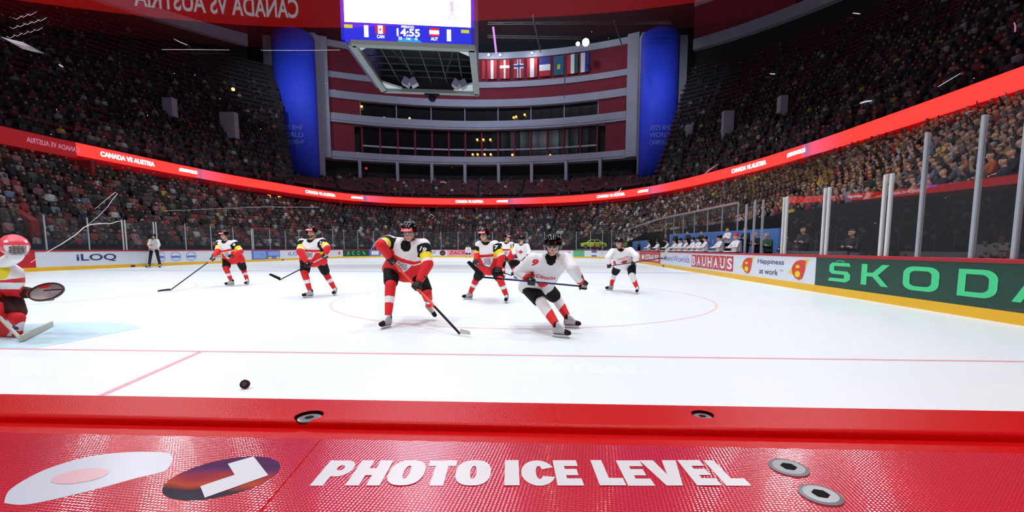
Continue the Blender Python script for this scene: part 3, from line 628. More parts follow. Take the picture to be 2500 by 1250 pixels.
for i, (x0, x1, y0, y1, Y) in enumerate(((544, 576, 275, 338, 58), (405, 425, 240, 285, 52), (1762, 1790, 272, 345, 58), (1672, 1690, 305, 375, 66), (1900, 1920, 235, 275, 50), (665, 680, 280, 375, 68))):
    a, b = at(x0, y1, Y), at(x1, y0, Y); MB().box(((a.x+b.x)/2, Y, (a.z+b.z)/2), (b.x-a.x, .8, b.z-a.z)).build('stair_wall', 'grey_wall')
    tag(COL.objects[-1], 'small pale grey wall block among the %s upper seats, %s' % ('left' if x0 < 1000 else 'right', ['the largest on the left', 'the upper dim one', 'the largest on the right', 'beside the blue banner', 'the small upper one', 'the slim one'][i]), 'wall block')
# high lamps and truss work
def lamp(px, py, Y, r, m, label):
    P = at(px, py, Y); t = thing('spotlight', label, 'spotlight', P); MB().ball(P, r, 8).build('bulb', m, t, True); MB().tube([P+Vector((0, .05+r*.6, 0)), P+Vector((0, .5+r, .1))], [r*1.1, r*.7], 10).build('housing', 'black', t); return t
lamp(1430, 103, 76, .55, 'led_lamp', 'brilliant white spotlight above the flags at the far end'); lamp(1411, 107, 76, .3, 'led_lamp', 'smaller white spotlight just left of the brilliant one')
for _x in (1193, 1221, 1299):
    _d = bpy.data.lights.new('band_lamp', 'POINT'); _d.energy = 160; _d.shadow_soft_size = .2; _o = bpy.data.objects.new('band_lamp', _d); COL.objects.link(_o); _o.location = at(_x, 139, 81.8)
lamp(1193, 134, 82, .22, 'scr_white', 'soft white light on the top band beside the scoreboard'); lamp(1221, 134, 82, .22, 'scr_white', 'soft white light on the top band under the pink tube'); lamp(1299, 129, 82, .22, 'scr_white', 'soft white light on the top band above the red and white flag')
lamp(657, 479, 74, .3, 'warm_lamp', 'left of two warm lamps below the light ribbon on the left'); lamp(682, 479, 74, .3, 'warm_lamp', 'right of two warm lamps below the light ribbon on the left')
lamp(569, 218, 60, .22, 'vip_lamp', 'small pale lamp high in the left upper stand'); lamp(894, 411, 80, .22, 'scr_red', 'tiny red lamp under the left of the far facade')
lamp(869, 577, 62.8, .22, 'warm_lamp', 'upper of two warm lamps in the far lower stand'); lamp(876, 589, 62.8, .22, 'warm_lamp', 'lower of two warm lamps in the far lower stand')
a, b = at(1204, 66, 60), at(1212, 133, 60); tag(MB().tube([a, b], .13, 8).build('pink_light_tube', 'pink_tube'), 'thin pink glowing tube hanging right of the scoreboard', 'light tube')
for i, (x0, y0, x1, y1) in enumerate(((1190, 60, 1640, 58), (1190, 92, 1420, 96), (1300, 40, 1320, 128), (1500, 52, 1520, 118), (1380, 150, 1378, 240))):
    a, b = at(x0, y0, 66), at(x1, y1, 66); m_ = MB(); d = Vector((0, .5, .5)); m_.bar(a, b, .12, .12); m_.bar(a+d, b+d, .12, .12)
    for j in range(9):
        u = a+(b-a)*j/9; v = a+(b-a)*(j+1)/9; m_.bar(u, v+d, .06, .06)
    tag(m_.build('roof_truss', 'truss'), ['long dark level truss under the roof right of the scoreboard', 'shorter dark truss below the long one right of the scoreboard', 'dark upright truss above the flags', 'dark upright truss near the right blue banner', 'thin dark hanging truss in front of the top facade'][i], 'truss')
# flags
FL = ['red', 'ch', 'dk', 'no', 'at', 'us', 'kz', 'hu', 'fr']
FM = {'r': mk('flag_red', (.62, .14, .18), .8), 'w': mk('flag_white', (.82, .83, .88), .8), 'b': mk('flag_blue', (.16, .2, .5), .8), 'g': mk('flag_green', (.14, .3, .26), .8), 't': mk('flag_teal', (.1, .32, .45), .8), 'y': mk('flag_yellow', (.7, .66, .25), .8)}
FD = [(1181, 7, [('r', 0, 0, 1, 1)], 'plain red'), (1202, 22, [('r', 0, 0, .35, 1), ('w', .35, 0, .65, 1), ('r', .65, 0, 1, 1)], 'red with a narrow white centre stripe'),
      (1233, 23, [('r', 0, 0, 1, 1), ('w', .4, 0, .58, 1), ('w', 0, .55, 1, .7)], 'red with a white cross'), (1267, 23, [('r', 0, 0, 1, 1), ('w', .35, 0, .7, 1), ('w', 0, .5, 1, .75), ('b', .46, 0, .6, 1), ('b', 0, .58, 1, .68)], 'red with a blue and white cross'),
      (1300, 25, [('r', 0, 0, .3, 1), ('w', .3, 0, .68, 1), ('r', .68, 0, 1, 1)], 'red white red in broad stripes'), (1331, 26, [('b', 0, .62, 1, 1), ('w', 0, .3, 1, .62), ('r', 0, 0, 1, .3)], 'dark blue, white and red in level bands'),
      (1365, 24, [('t', 0, 0, 1, 1), ('y', .35, .3, .65, .55)], 'teal with a yellow sun'), (1399, 26, [('r', 0, 0, .33, 1), ('w', .33, 0, .66, 1), ('g', .66, 0, 1, 1)], 'red white green upright stripes'),
      (1429, 20, [('w', 0, 0, .5, 1), ('b', .5, 0, 1, 1)], 'white and blue upright stripes')]
for px, wp, parts, lb in FD:
    a = fa_a(px, 33); off = .35; aw = wp/1090*84/FR; zc = (zD1+zE0)/2; z0, z1 = zD1+.5, zE0-.25
    t = thing('national_flag', '%s flag hanging on the top far facade' % lb, 'flag', fa(a, z1, off), 'flags at the top of the far facade')
    for i, (c, u0, v0, u1, v1) in enumerate(parts):
        o_ = off+.03*i; P = lambda u, v: fa(a-aw/2+aw*u, z0+(z1-z0)*v, o_)
        link('flag_field' if i == 0 else 'flag_stripe', mesh('f', [P(u0, v0), P(u1, v0), P(u1, v1), P(u0, v1)], [(0, 1, 2, 3)]), FM[c], t)

# ------------------------------------------------------------ scoreboard cube
def cube_frame():
    y0 = 27.0; zb = at(1000, 104, y0).z; xl, xr = at(872, 104, y0).x-.75, at(1156, 104, y0).x+.02
    L = xr-xl; ang = R(7.5); t = thing('scoreboard_cube', 'hanging scoreboard cube with bright screen and blue score strip', 'scoreboard', ((xl+xr)/2, y0, zb), rotz=ang)
    D = 7.9
    def bld(mb, nm, m, par=t, smooth=False): return mb.build(nm, m, par, smooth, local=True)
    # score screens are on the face towards the camera
    o = MB().box((0, .15, 4.0), (L, .3, 8.0)); face = bld(o, 'screen_housing', 'scr_blue')
    def scr(shape, x0, z0, x1, z1, m, nm, yo, par=t, k=0):
        vs, fs = fit(shape, x0, z0, x1, z1); return link(nm, mesh(nm, [(x, yo, z) for x, z in vs], fs), m, par, local=True)
    sc = scr(rect2(0, 0, 1, 1), -L/2+.22, 1.0, L/2-.22, 7.8, 'scr_video', 'video_screen', -.01)
    scr(rect2(0, 0, 1, 1), -L/2+.02, 1.0, -L/2+.22, 8, 'scr_purple', 'screen_border', -.005); scr(rect2(0, 0, 1, 1), L/2-.22, 1.0, L/2-.02, 8, 'scr_purple', 'screen_border', -.005)
    def at_px(px): return -L/2+(px-845)/(1156-845)*L
    def at_pz(py): return (104-py)/(104-68)*.98
    for x0, x1, y0_, y1, s, m in ((898, 908, 97, 73, '1', 'scr_white'), (1090, 1100, 98, 74, '1', 'scr_white'), (973, 1027, 92, 76, '14:55', 'scr_white'), (984, 1014, 75, 70, 'PERIOD', 'scr_white')):
        scr(flat_text(s, .03), at_px(x0), at_pz(y0_), at_px(x1), at_pz(y1), m, 'digits', -.03)
    for s, x0, x1 in (('20', 976, 985), ('1st', 995, 1005), ('0', 1015, 1021)): scr(flat_text(s, .02), at_px(x0), at_pz(99), at_px(x1), at_pz(93), 'scr_white', 'digits', -.03)
    scr(flat_poly([ell(0, 0, 1, 1, 24, 0, PI)+[(-1, 0)]]), at_px(974), at_pz(104), at_px(1030), at_pz(94), 'scr_cyan', 'score_glow', -.015)
    for x0 in (924, 1049):
        f = scr(rect2(0, 0, 1, 1), at_px(x0), at_pz(89), at_px(x0+23), at_pz(72), 'scr_red', 'flag_picture', -.02)
        if x0 < 1000:
            scr(rect2(0, 0, 1, 1), at_px(x0+6), at_pz(89), at_px(x0+17), at_pz(72), 'scr_white', 'flag_white', -.03, t); scr(fit(flat_poly([LEAF]), 0, 0, 1, 1), at_px(x0+9), at_pz(85), at_px(x0+14), at_pz(76), 'scr_red', 'flag_leaf', -.04, t)
            scr(flat_text('CAN', .03), at_px(x0+3), at_pz(98), at_px(x0+20), at_pz(91), 'scr_white', 'lettering', -.03)
        else:
            scr(rect2(0, 0, 1, 1), at_px(x0), at_pz(85), at_px(x0+23), at_pz(77), 'scr_white', 'flag_white', -.03, t); scr(flat_text('AUT', .03), at_px(x0+3), at_pz(98), at_px(x0+20), at_pz(91), 'scr_white', 'lettering', -.03)
    for x0 in (853, 1124): scr(rect2(0, 0, 1, 1), at_px(x0), at_pz(80), at_px(x0+19), at_pz(73), 'scr_lime', 'penalty_bar', -.03)
    # small player picture on the white video picture
    def stroke(pts, wd=.05): return join2(*[seg2(a, b, wd) for a, b in zip(pts, pts[1:])])
    cx, cz = at_px(1103), at_pz(50)
    v, f = join2(stroke([(cx, cz+.35), (cx, cz+.95)], .22), stroke([(cx, cz+.35), (cx-.22, cz-.1)], .08), stroke([(cx, cz+.35), (cx+.26, cz-.1)], .08), stroke([(cx-.1, cz+.85), (cx-.2, cz+.5)], .06)); link('player_picture', mesh('p', [(x, -.03, z) for x, z in v], f), 'scr_grey', t, True)
    cx, cz = at_px(1017), at_pz(10)
    v, f = join2(stroke([(cx, cz+.35), (cx, cz+.8)], .22), stroke([(cx, cz+.35), (cx-.2, cz+.1)], .1), stroke([(cx, cz+.35), (cx+.2, cz+.1)], .1)); link('player_picture', mesh('p', [(x, -.03, z) for x, z in v], f), 'scr_purple', t, True)
    # side, back
    bld(MB().box((L/2-.1, D/2, 4), (.2, D, 8)), 'side_wall', mk('cube_side', (.30, .26, .42), .6)); bld(MB().box((-L/2+.1, D/2, 4), (.2, D, 8)), 'side_wall', 'cube_side'); bld(MB().box((0, D, 4), (L, .2, 8)), 'back_wall', 'dark')
    # underside frame
    fr = MB(); X0, X1 = -L/2+.55, L/2
    X0b = X0-.1
    for a, b in (((X0, .15), (X1, .15)), ((X0, D), (X1, D)), ((X0, .15), (X0, D)), ((X1-.15, .15), (X1-.15, D))): fr.bar((*a, -.12), (*b, -.12), .42, .26)
    bld(fr, 'frame', 'frame_green')
    g = MB()
    for (x, y, sx, sy, s_) in ((X0+.2, .35, 1, 1, .9), (X1-.4, .35, -1, 1, 1.1), (X0+.2, D-.2, 1, -1, 1.2), (X1-.4, D-.2, -1, -1, 1.5)):
        g.add([(x, y, -.05), (x+sx*s_, y, -.05), (x, y+sy*s_, -.05), (x, y, .1), (x+sx*s_, y, .1), (x, y+sy*s_, .1)], [(0, 1, 2), (3, 5, 4), (0, 3, 4, 1), (1, 4, 5, 2), (2, 5, 3, 0)])
    bld(g, 'corner_gusset', 'post_white')
    tr = MB()
    for i in range(1, 6):
        x = X0+(X1-X0)*i/6; tr.bar((x, .3, .5), (x, D-.2, .5), .07, .07)
    for i in range(1, 7):
        y = D*i/7; tr.bar((X0, y, .55), (X1, y, .55), .07, .07)
    tr.bar((X0+1, 1, 1.2), (X0+2.4, D-1, .8), .07, .07); tr.bar((X1-1, 1, 1.2), (X1-2.4, D-1, .8), .07, .07)
    bld(tr, 'truss_grid', 'truss'); bld(MB().box(((X0+X1)/2, D/2, 1.9), (X1-X0, D-.3, .1)), 'inner_deck', 'dark')
    # speakers hanging in the frame
    for x in (X0+1.9, X1-1.6):
        sp = MB(); sp.box((x, D-1.2, .1), (.5, .6, .5), Matrix.Rotation(.5, 3, 'Y')); sp.box((x+.5, D-1.2, .1), (.5, .6, .5), Matrix.Rotation(-.5, 3, 'Y')); bld(sp, 'loudspeaker', 'rail')
    dm = MB().ball(((X0+X1)/2, D+.2, -.5), .3, 6); dm.box(((X0+X1)/2, D+.2, -.15), (1.1, .5, .4)); bld(dm, 'camera_pod', 'black')
    for x in (-L/2+.5, L/2-.5):
        for y in (.5, D-.5): bld(MB().tube([(x, y, 8), (x, y, 24)], .04, 6), 'hanging_cable', 'black')
cube_frame()
# ------------------------------------------------------------ photo position: red shelf, film, lettering, viewing pane
def shelf_mat(name, rgb, rough, bstr, bscale, dist):
    m = mat(name, rgb, rough, spec=.28); nt = m.node_tree; b = nt.nodes['Principled BSDF']; N, L = nt.nodes, nt.links
    g = N.new('ShaderNodeNewGeometry'); n = N.new('ShaderNodeTexNoise'); n.inputs['Scale'].default_value = bscale; n.inputs['Detail'].default_value = 2.5
    L.new(g.outputs['Position'], n.inputs['Vector']); bp = N.new('ShaderNodeBump'); bp.inputs['Strength'].default_value = bstr; bp.inputs['Distance'].default_value = dist
    L.new(n.outputs[0], bp.inputs['Height']); L.new(bp.outputs[0], b.inputs['Normal']); M[name] = m; return m
shelf_mat('shelf_red', (.88, .05, .07), .3, .55, 900, .0006); shelf_mat('ridge_red', (.82, .05, .06), .5, .1, 600, .0005)
def film_mat():
    m = mat('film', (.88, .13, .22), .2, spec=.6, coat=.5); nt = m.node_tree; b = nt.nodes['Principled BSDF']; N, L = nt.nodes, nt.links
    g = N.new('ShaderNodeNewGeometry'); mp = N.new('ShaderNodeMapping'); mp.inputs['Scale'].default_value = (420, 420, 1); mp.inputs['Rotation'].default_value = (0, 0, .1)
    v = N.new('ShaderNodeTexVoronoi'); v.inputs['Scale'].default_value = 1; v.inputs['Randomness'].default_value = .12; L.new(g.outputs['Position'], mp.inputs[0]); L.new(mp.outputs[0], v.inputs['Vector'])
    bp = N.new('ShaderNodeBump'); bp.inputs['Strength'].default_value = .35; bp.inputs['Distance'].default_value = .0006; L.new(v.outputs['Distance'], bp.inputs['Height'])
    L.new(bp.outputs[0], b.inputs['Normal']); L.new(bp.outputs[0], b.inputs['Coat Normal'])
    mx = N.new('ShaderNodeMix'); mx.data_type = 'RGBA'; mx.inputs['A'].default_value = (*lin((.72, .04, .09)), 1); mx.inputs['B'].default_value = (*lin((.90, .22, .32)), 1)
    mr = N.new('ShaderNodeMapRange'); mr.inputs['From Min'].default_value = .1; mr.inputs['From Max'].default_value = .4; L.new(v.outputs['Distance'], mr.inputs[0]); L.new(mr.outputs[0], mx.inputs['Factor']); L.new(mx.outputs['Result'], b.inputs['Base Color'])
    M['film'] = m
film_mat()
ZS = 1.07; ZR = ZS+.007
yF = ground(1250, 982, ZR).y; yR = ground(1250, 1031, ZR).y; yN = ground(1250, 1048, ZS).y; yT = ground(1250, 1083, ZS).y
print('shelf', yF, yR, yN, yT)
t = thing('dasher_shelf', 'wide red plastic board top in the foreground carrying the white photo position lettering', 'shelf', (0, yR, ZS))
MB().box((0, (yF-.35)/2, ZS-.02), (2.6, yF+.35, .04)).build('base_plate', 'shelf_red', t)
# raised far strip with a rounded edge towards the camera
prof = [(yF, ZS), (yF, ZR-.001), (yF-.001, ZR)]+[(yR-.004*math.sin(a), ZR-.004+.004*math.cos(a)) for a in np.linspace(0, PI/2, 6)]+[(yR-.004, ZS)]
mb = MB(); holes = [(ground(755, 1014, ZR), .0115), (ground(1715, 1011, ZR), .0095)]
n = len(prof); vs = [(x, y, z) for x in (-1.3, 1.3) for y, z in prof]; mb.add(vs, [(k, n+k, n+(k+1) % n, (k+1) % n) for k in range(n)]+[tuple(range(n-1, -1, -1)), tuple(range(n, 2*n))])
o = mb.build('raised_strip', 'shelf_red', t)
for (P, r) in holes:                    # countersunk recesses
    c = MB().tube([(P.x, P.y, ZR-.0036), (P.x, P.y, ZR+.01)], r, 24).mesh('cut'); co = link('cut', c); bo = o.modifiers.new('hole', 'BOOLEAN'); bo.operation = 'DIFFERENCE'; bo.object = co; bo.solver = 'EXACT'
me = bpy.data.meshes.new_from_object(o.evaluated_get(bpy.context.evaluated_depsgraph_get())); o.modifiers.clear(); o.data = me
for x in [x for x in bpy.data.objects if x.name.startswith('cut')]: bpy.data.objects.remove(x)
def screw(P, r, z, label):
    s = thing('screw', label, 'screw', (P.x, P.y, z), 'screws in the red shelf'); m_ = MB(); m_.tube([(0, 0, 0), (0, 0, .0012), (0, 0, .0016)], [r, r, r*.8], 24); o = m_.build('head', 'steel', s, local=True)
    c = MB(); c.tube([(0, 0, .0015), (0, 0, .0018)], r*.42, 6); c.build('hex_socket', 'black', s, local=True)
    for k in (-1, 1): pass
screw(holes[0][0], .0095, ZR-.0034, 'screw sunk in the raised red strip above the letter P'); screw(holes[1][0], .0078, ZR-.0034, 'screw sunk in the raised red strip above the last letters')
def film_piece(x0, x1, name, lb, cut=None):
    ys = [yT, .06]; z = ZS+.0006
    tl, bl = x0
    vs = [(tl, yT, z), (x1, yT, z), (x1, -.25, z), (bl, -.25, z)]; o = link(name, mesh(name, vs+[(x, y, ZS+.0001) for x, y, _ in vs], [(0, 3, 2, 1), (4, 5, 6, 7), (0, 1, 5, 4), (1, 2, 6, 5), (2, 3, 7, 6), (3, 0, 4, 7)]), 'film', t); return o
a = ground(775, 1084, ZS); b = ground(640, 1245, ZS); sl = (b.x-a.x)/(b.y-a.y)
film_piece((a.x, a.x+sl*(-.25-yT)), 1.3, 'printed_film', '')
film_piece((-1.3, -1.3), a.x-.0015, 'printed_film', '')
o = COL.objects[-1]; me = o.data; 
for i in (2, 6): me.vertices[i].co.x = a.x-.0015+sl*(-.25-yT)
mk('print_white', (.96, .97, .98), .35)
# heavy lettering, drawn letter by letter (unit boxes)
def heavy(ch):
    if ch == 'P': return flat_poly([[(0, 0), (.42, 0), (.42, .34), (.6, .34)]+[(.62+.38*math.cos(a), .67+.33*math.sin(a)) for a in np.linspace(-PI/2, PI/2, 14)]+[(0, 1)], ell(.56, .68, .12, .11, 14)])
    if ch == 'H': return flat_poly([[(0, 0), (.4, 0), (.4, .38), (.6, .38), (.6, 0), (1, 0), (1, 1), (.6, 1), (.6, .66), (.4, .66), (.4, 1), (0, 1)]])
    if ch == 'O': return flat_poly([[(.5+.5*math.copysign(abs(math.cos(a))**.82, math.cos(a)), .5+.5*math.copysign(abs(math.sin(a))**.82, math.sin(a))) for a in np.linspace(0, 2*PI, 40, endpoint=False)], ell(.5, .5, .09, .26, 20)])
    if ch == 'T': return flat_poly([[(.27, 0), (.73, 0), (.73, .76), (1, .76), (1, 1), (0, 1), (0, .76), (.27, .76)]])
    if ch == 'I': return rect2(0, 0, 1, 1)
    if ch == 'C':
        p = [(.5+.5*math.cos(a), .5+.5*math.sin(a)) for a in np.linspace(.42, 2*PI-.36, 34)]; q = [(.53+.1*math.cos(a), .5+.26*math.sin(a)) for a in np.linspace(2*PI-.7, .7, 16)]
        return flat_poly([p+[(.62, .36)]+q[1:-1]+[(.62, .62)]])
    if ch == 'E': return flat_poly([[(0, 0), (1, 0), (.98, .26), (.42, .26), (.42, .38), (.9, .38), (.9, .63), (.42, .63), (.42, .75), (.98, .75), (.98, 1), (0, 1)]])
    if ch == 'L': return flat_poly([[(0, 0), (1, 0), (1, .27), (.46, .27), (.46, 1), (0, 1)]])
    if ch == 'V': return flat_poly([[(.3, 0), (.7, 0), (1, 1), (.62, 1), (.5, .42), (.38, 1), (0, 1)]])
y0, y1 = ground(1250, 1189, ZS).y, ground(1250, 1127, ZS).y; zt = ZS+.0009
BOT = {0: ('P', 760, 800), 1: ('H', 847, 950), 2: ('O', 938, 1057), 3: ('T', 1042, 1100), 4: ('O', 1113, 1204), 5: ('I', 1233, 1271), 6: ('C', 1272, 1357), 7: ('E', 1361, 1427), 8: ('L', 1465, 1530), 9: ('E', 1534, 1603), 10: ('V', 1598, 1686), 11: ('E', 1697, 1763), 12: ('L', 1767, 1834)}
TOPX = [(808, 877), (885, 961), (966, 1048), (1051, 1117), (1120, 1201), (1233, 1266), (1271, 1347), (1349, 1407), (1441, 1499), (1503, 1562), (1560, 1649), (1653, 1708), (1717, 1772)]
for i, ch in enumerate('PHOTOICELEVEL'):
    zpt = (1127+1189)/2; a = ground(TOPX[i][0], 1128, ZS); b = ground(TOPX[i][1], 1128, ZS)
    kx = (1189-607)/(1127-607); q = [ground(1245+(TOPX[i][j]-1245)*kx, 1189, ZS) for j in (0, 1)]; p = [ground(TOPX[i][j], 1127, ZS) for j in (0, 1)]
    vs, fs = fit(heavy(ch), 0, 0, 1, 1); zl = zt+.00012*(i % 3)
    link('letter', mesh('letter', [(*((q[0]*(1-u)+q[1]*u)*(1-v)+(p[0]*(1-u)+p[1]*u)*v).xy, zl) for u, v in vs], fs), 'print_white', t)
# white angular mark and the dark oval with an orange band beside it
def shelf_shape(pix, m, name, z):
    q = [ground(px, py, z) for px, py in pix]; s = flat_poly([[(p.x, p.y) for p in q]]); return link(name, mesh(name, [(x, y, z) for x, y in s[0]], s[1]), m, t)
def oval_mat():
    m = mat('oval_bands', (.2, .08, .2), .6, spec=.15); nt = m.node_tree; b = nt.nodes['Principled BSDF']; N, L = nt.nodes, nt.links
    tc = N.new('ShaderNodeTexCoord'); n = N.new('ShaderNodeTexNoise'); n.inputs['Scale'].default_value = 3; n.inputs['Detail'].default_value = 2; L.new(tc.outputs['Generated'], n.inputs['Vector'])
    sp = N.new('ShaderNodeSeparateXYZ'); L.new(tc.outputs['Generated'], sp.inputs[0]); ad = N.new('ShaderNodeMath'); ad.operation = 'MULTIPLY_ADD'; ad.inputs[1].default_value = .35; L.new(n.outputs[0], ad.inputs[0]); L.new(sp.outputs[1], ad.inputs[2])
    r = N.new('ShaderNodeValToRGB'); L.new(ad.outputs[0], r.inputs[0]); e = r.color_ramp.elements; e[0].position = .15; e[0].color = (.04, .05, .07, 1); e[1].position = .95; e[1].color = (.09, .02, .10, 1)
    for p, c in ((.34, (.05, .03, .05, 1)), (.48, (.55, .08, .03, 1)), (.68, (.35, .03, .06, 1)), (.82, (.10, .03, .14, 1))): x = e.new(p); x.color = c
    L.new(r.outputs[0], b.inputs['Base Color']); M['oval_bands'] = m
oval_mat()
def pix_ellipse(cx, cy, rx, ry, rot, n=36): return [(cx+rx*math.cos(2*PI*i/n)*math.cos(rot)-ry*math.sin(2*PI*i/n)*math.sin(rot), cy+rx*math.cos(2*PI*i/n)*math.sin(rot)+ry*math.sin(2*PI*i/n)*math.cos(rot)) for i in range(n)]
shelf_shape(pix_ellipse(540, 1168, 148, 44, -.22), 'oval_bands', 'dark_oval', ZS+.0007)
shelf_shape([(489, 1187), (573, 1159), (556, 1132), (619, 1114), (655, 1160), (500, 1215)], 'white', 'angular_mark', ZS+.0010)
mk('pale_mark', (.86, .90, .95), .3); mk('pale_pink', (.95, .78, .82), .3)
shelf_shape(catmull([(10, 1228), (22, 1198), (70, 1166), (130, 1139), (220, 1114), (310, 1104), (395, 1104), (418, 1112), (416, 1135), (396, 1152), (330, 1168), (250, 1190), (150, 1215), (60, 1232), (10, 1228)], 5)[:-1], 'pale_mark', 'pale_oval_glare', ZS+.0007)  # glare oval painted on the film in place of a lamp reflection
shelf_shape(pix_ellipse(195, 1162, 72, 16, -.16), 'pale_pink', 'pink_glare_centre', ZS+.0009)
screw(ground(1925, 1145, ZS), .0125, ZS+.0002, 'steel screw under the film right of the lettering, the upper one'); screw(ground(2003, 1212, ZS), .012, ZS+.0002, 'steel screw under the film right of the lettering, the lower one')

# viewing pane in front of the camera, just beyond the shelf
yG = yF+.012
t = thing('viewing_pane', 'large clear scratched pane standing in front of the foreground shelf', 'rink glass', (0, yG, ZS))
MB().add([(-1.3, yG+.003, .95), (1.3, yG+.003, .95), (1.3, yG+.003, 3.6), (-1.3, yG+.003, 3.6)], [(0, 1, 2, 3)]).build('pane', 'viewing_glass', t)
MB().box((0, yG+.004, .5), (2.6, .012, .9)).build('board_face', 'board_white', t)
for k_, c_ in (('scratch', (.95, .97, 1)), ('scratch_pink', (.9, .6, .75))):
    m = bpy.data.materials.new(k_); m.use_nodes = True; nt = m.node_tree; nt.nodes.clear(); tr_ = nt.nodes.new('ShaderNodeBsdfTranslucent'); tr_.inputs[0].default_value = (*c_, 1); o_ = nt.nodes.new('ShaderNodeOutputMaterial'); nt.links.new(tr_.outputs[0], o_.inputs[0]); M[k_] = m
def scratch(pix, wpx, m='scratch'):
    P = [at(x, y, yG-.0008) for x, y in pix]; r = wpx/1090*yG/2; n = len(P)
    MB().tube(P, [r*(.45+.55*math.sin(PI*(i+.6)/(n+.2))) for i in range(n)], 5).build('scratch', m, t)
scratch([(75, 641), (110, 618), (150, 596), (185, 573), (205, 555), (222, 548), (240, 546), (258, 545), (270, 546), (285, 541), (298, 539)], 2.6)
scratch([(213, 550), (240, 528), (262, 506), (274, 488), (287, 473), (282, 469), (270, 478), (250, 495), (232, 510)], 1.4)
for p, wd, m in (([(395, 121), (470, 121), (560, 122)], 1.0, 'scratch'), ([(640, 123), (760, 123), (830, 122)], 1.0, 'scratch'), ([(2290, 212), (2318, 195), (2345, 179)], 1.8, 'scratch'), ([(2100, 252), (2112, 248), (2128, 246)], 4, 'scratch'), ([(425, 95), (440, 103), (458, 110)], 1.5, 'scratch'), ([(2082, 32), (2092, 33), (2100, 34)], 2, 'scratch'), ([(2476, 55), (2479, 66), (2478, 78)], 3, 'scratch_pink'),
                 ([(1075, 445), (1084, 444), (1090, 447)], 1.4, 'scratch'), ([(1500, 472), (1510, 468), (1517, 459)], 2.0, 'scratch'), ([(905, 610), (925, 582), (950, 572)], 1.2, 'scratch'), ([(1047, 530), (1053, 523), (1060, 528), (1054, 534)], 1.2, 'scratch'), ([(1118, 546), (1124, 551)], 1.6, 'scratch'), ([(400, 515), (640, 505), (780, 506)], .6, 'scratch'), ([(1880, 180), (1892, 181)], 2.5, 'scratch'), ([(145, 158), (153, 163)], 4, 'scratch')):
    scratch(p, wd, m)
for k in range(13):                     # fan of glinting scuffs, upper left
    x = 16+(k % 5)*15; y = 86-k*4.6; scratch([(x+k*1.5, y+3), (x+9+k*1.5, y+7), (x+20+k*2, y+1-k*.3)], .8)
for k in range(9): scratch([(5+k*6, 91+k*3.4), (30+k*7, 98+k*3.5), (58+k*6, 104+k*3.2)], 1.5 if k < 4 else .8)
for k in range(12): scratch([(1718+k*3, 428-k*2.2), (1728+k*2.3, 415-k*1.5)], .9, 'scratch_pink')
rr = random.Random(3)
for k in range(36):
    x, y = rr.choice([(rr.uniform(60, 2480), rr.uniform(20, 560))]); scratch([(x, y), (x+rr.uniform(-2, 2), y+rr.uniform(1, 3))], rr.uniform(1, 2.2))
# ------------------------------------------------------------ figures
ICO = None
def ico_pts():
    global ICO
    if ICO is None:
        bm = bmesh.new(); bmesh.ops.create_icosphere(bm, subdivisions=2, radius=1); ICO = [v.co.copy() for v in bm.verts]; bm.free()
    return ICO
def hullmesh(bm, balls):
    vs = []
    for b in balls:
        c, r = Vector(b[0]), b[1]; sc = b[2] if len(b) > 2 else None
        for p in ico_pts(): vs.append(bm.verts.new(c+(sc @ p if sc is not None else p)*r))
    g = bmesh.ops.convex_hull(bm, input=vs, use_existing_faces=False)
    dead = [e for e in g['geom_interior']+g['geom_unused'] if isinstance(e, bmesh.types.BMVert) and e.is_valid]
    if dead: bmesh.ops.delete(bm, geom=list(set(dead)), context='VERTS')
def blob(name, hulls, voxel, zone=None, mats=(), parent=None, smooth=3, local=False):
    bm = bmesh.new()
    for h in hulls: hullmesh(bm, h)
    me = bpy.data.meshes.new('raw'); bm.to_mesh(me); bm.free(); o = bpy.data.objects.new('raw', me); COL.objects.link(o)
    rm = o.modifiers.new('r', 'REMESH'); rm.mode = 'VOXEL'; rm.voxel_size = voxel; rm.use_smooth_shade = True
    if smooth: sm = o.modifiers.new('s', 'SMOOTH'); sm.iterations = smooth; sm.factor = .5
    m2 = bpy.data.meshes.new_from_object(o.evaluated_get(bpy.context.evaluated_depsgraph_get())); bpy.data.objects.remove(o); bpy.data.meshes.remove(me); m2.name = name
    for mm in mats: m2.materials.append(M[mm])
    if zone:
        nf = len(m2.polygons); c = np.empty(nf*3, 'f'); m2.polygons.foreach_get('center', c); c = c.reshape(-1, 3)
        m2.polygons.foreach_set('material_index', np.asarray(zone(c), 'i'))
    m2.polygons.foreach_set('use_smooth', [True]*len(m2.polygons)); m2.update()
    return link(name, m2, None, parent, local)
def segt(C, a, b):
    a, b = np.array(a), np.array(b); d = b-a; t = np.clip(((C-a) @ d)/(d @ d), 0, 1); return np.linalg.norm(C-(a+t[:, None]*d), axis=1), t
def cap(a, ra, b, rb): return [(a, ra), (b, rb)]
def frame(x, y, z): return Matrix((x, y, z)).transposed()
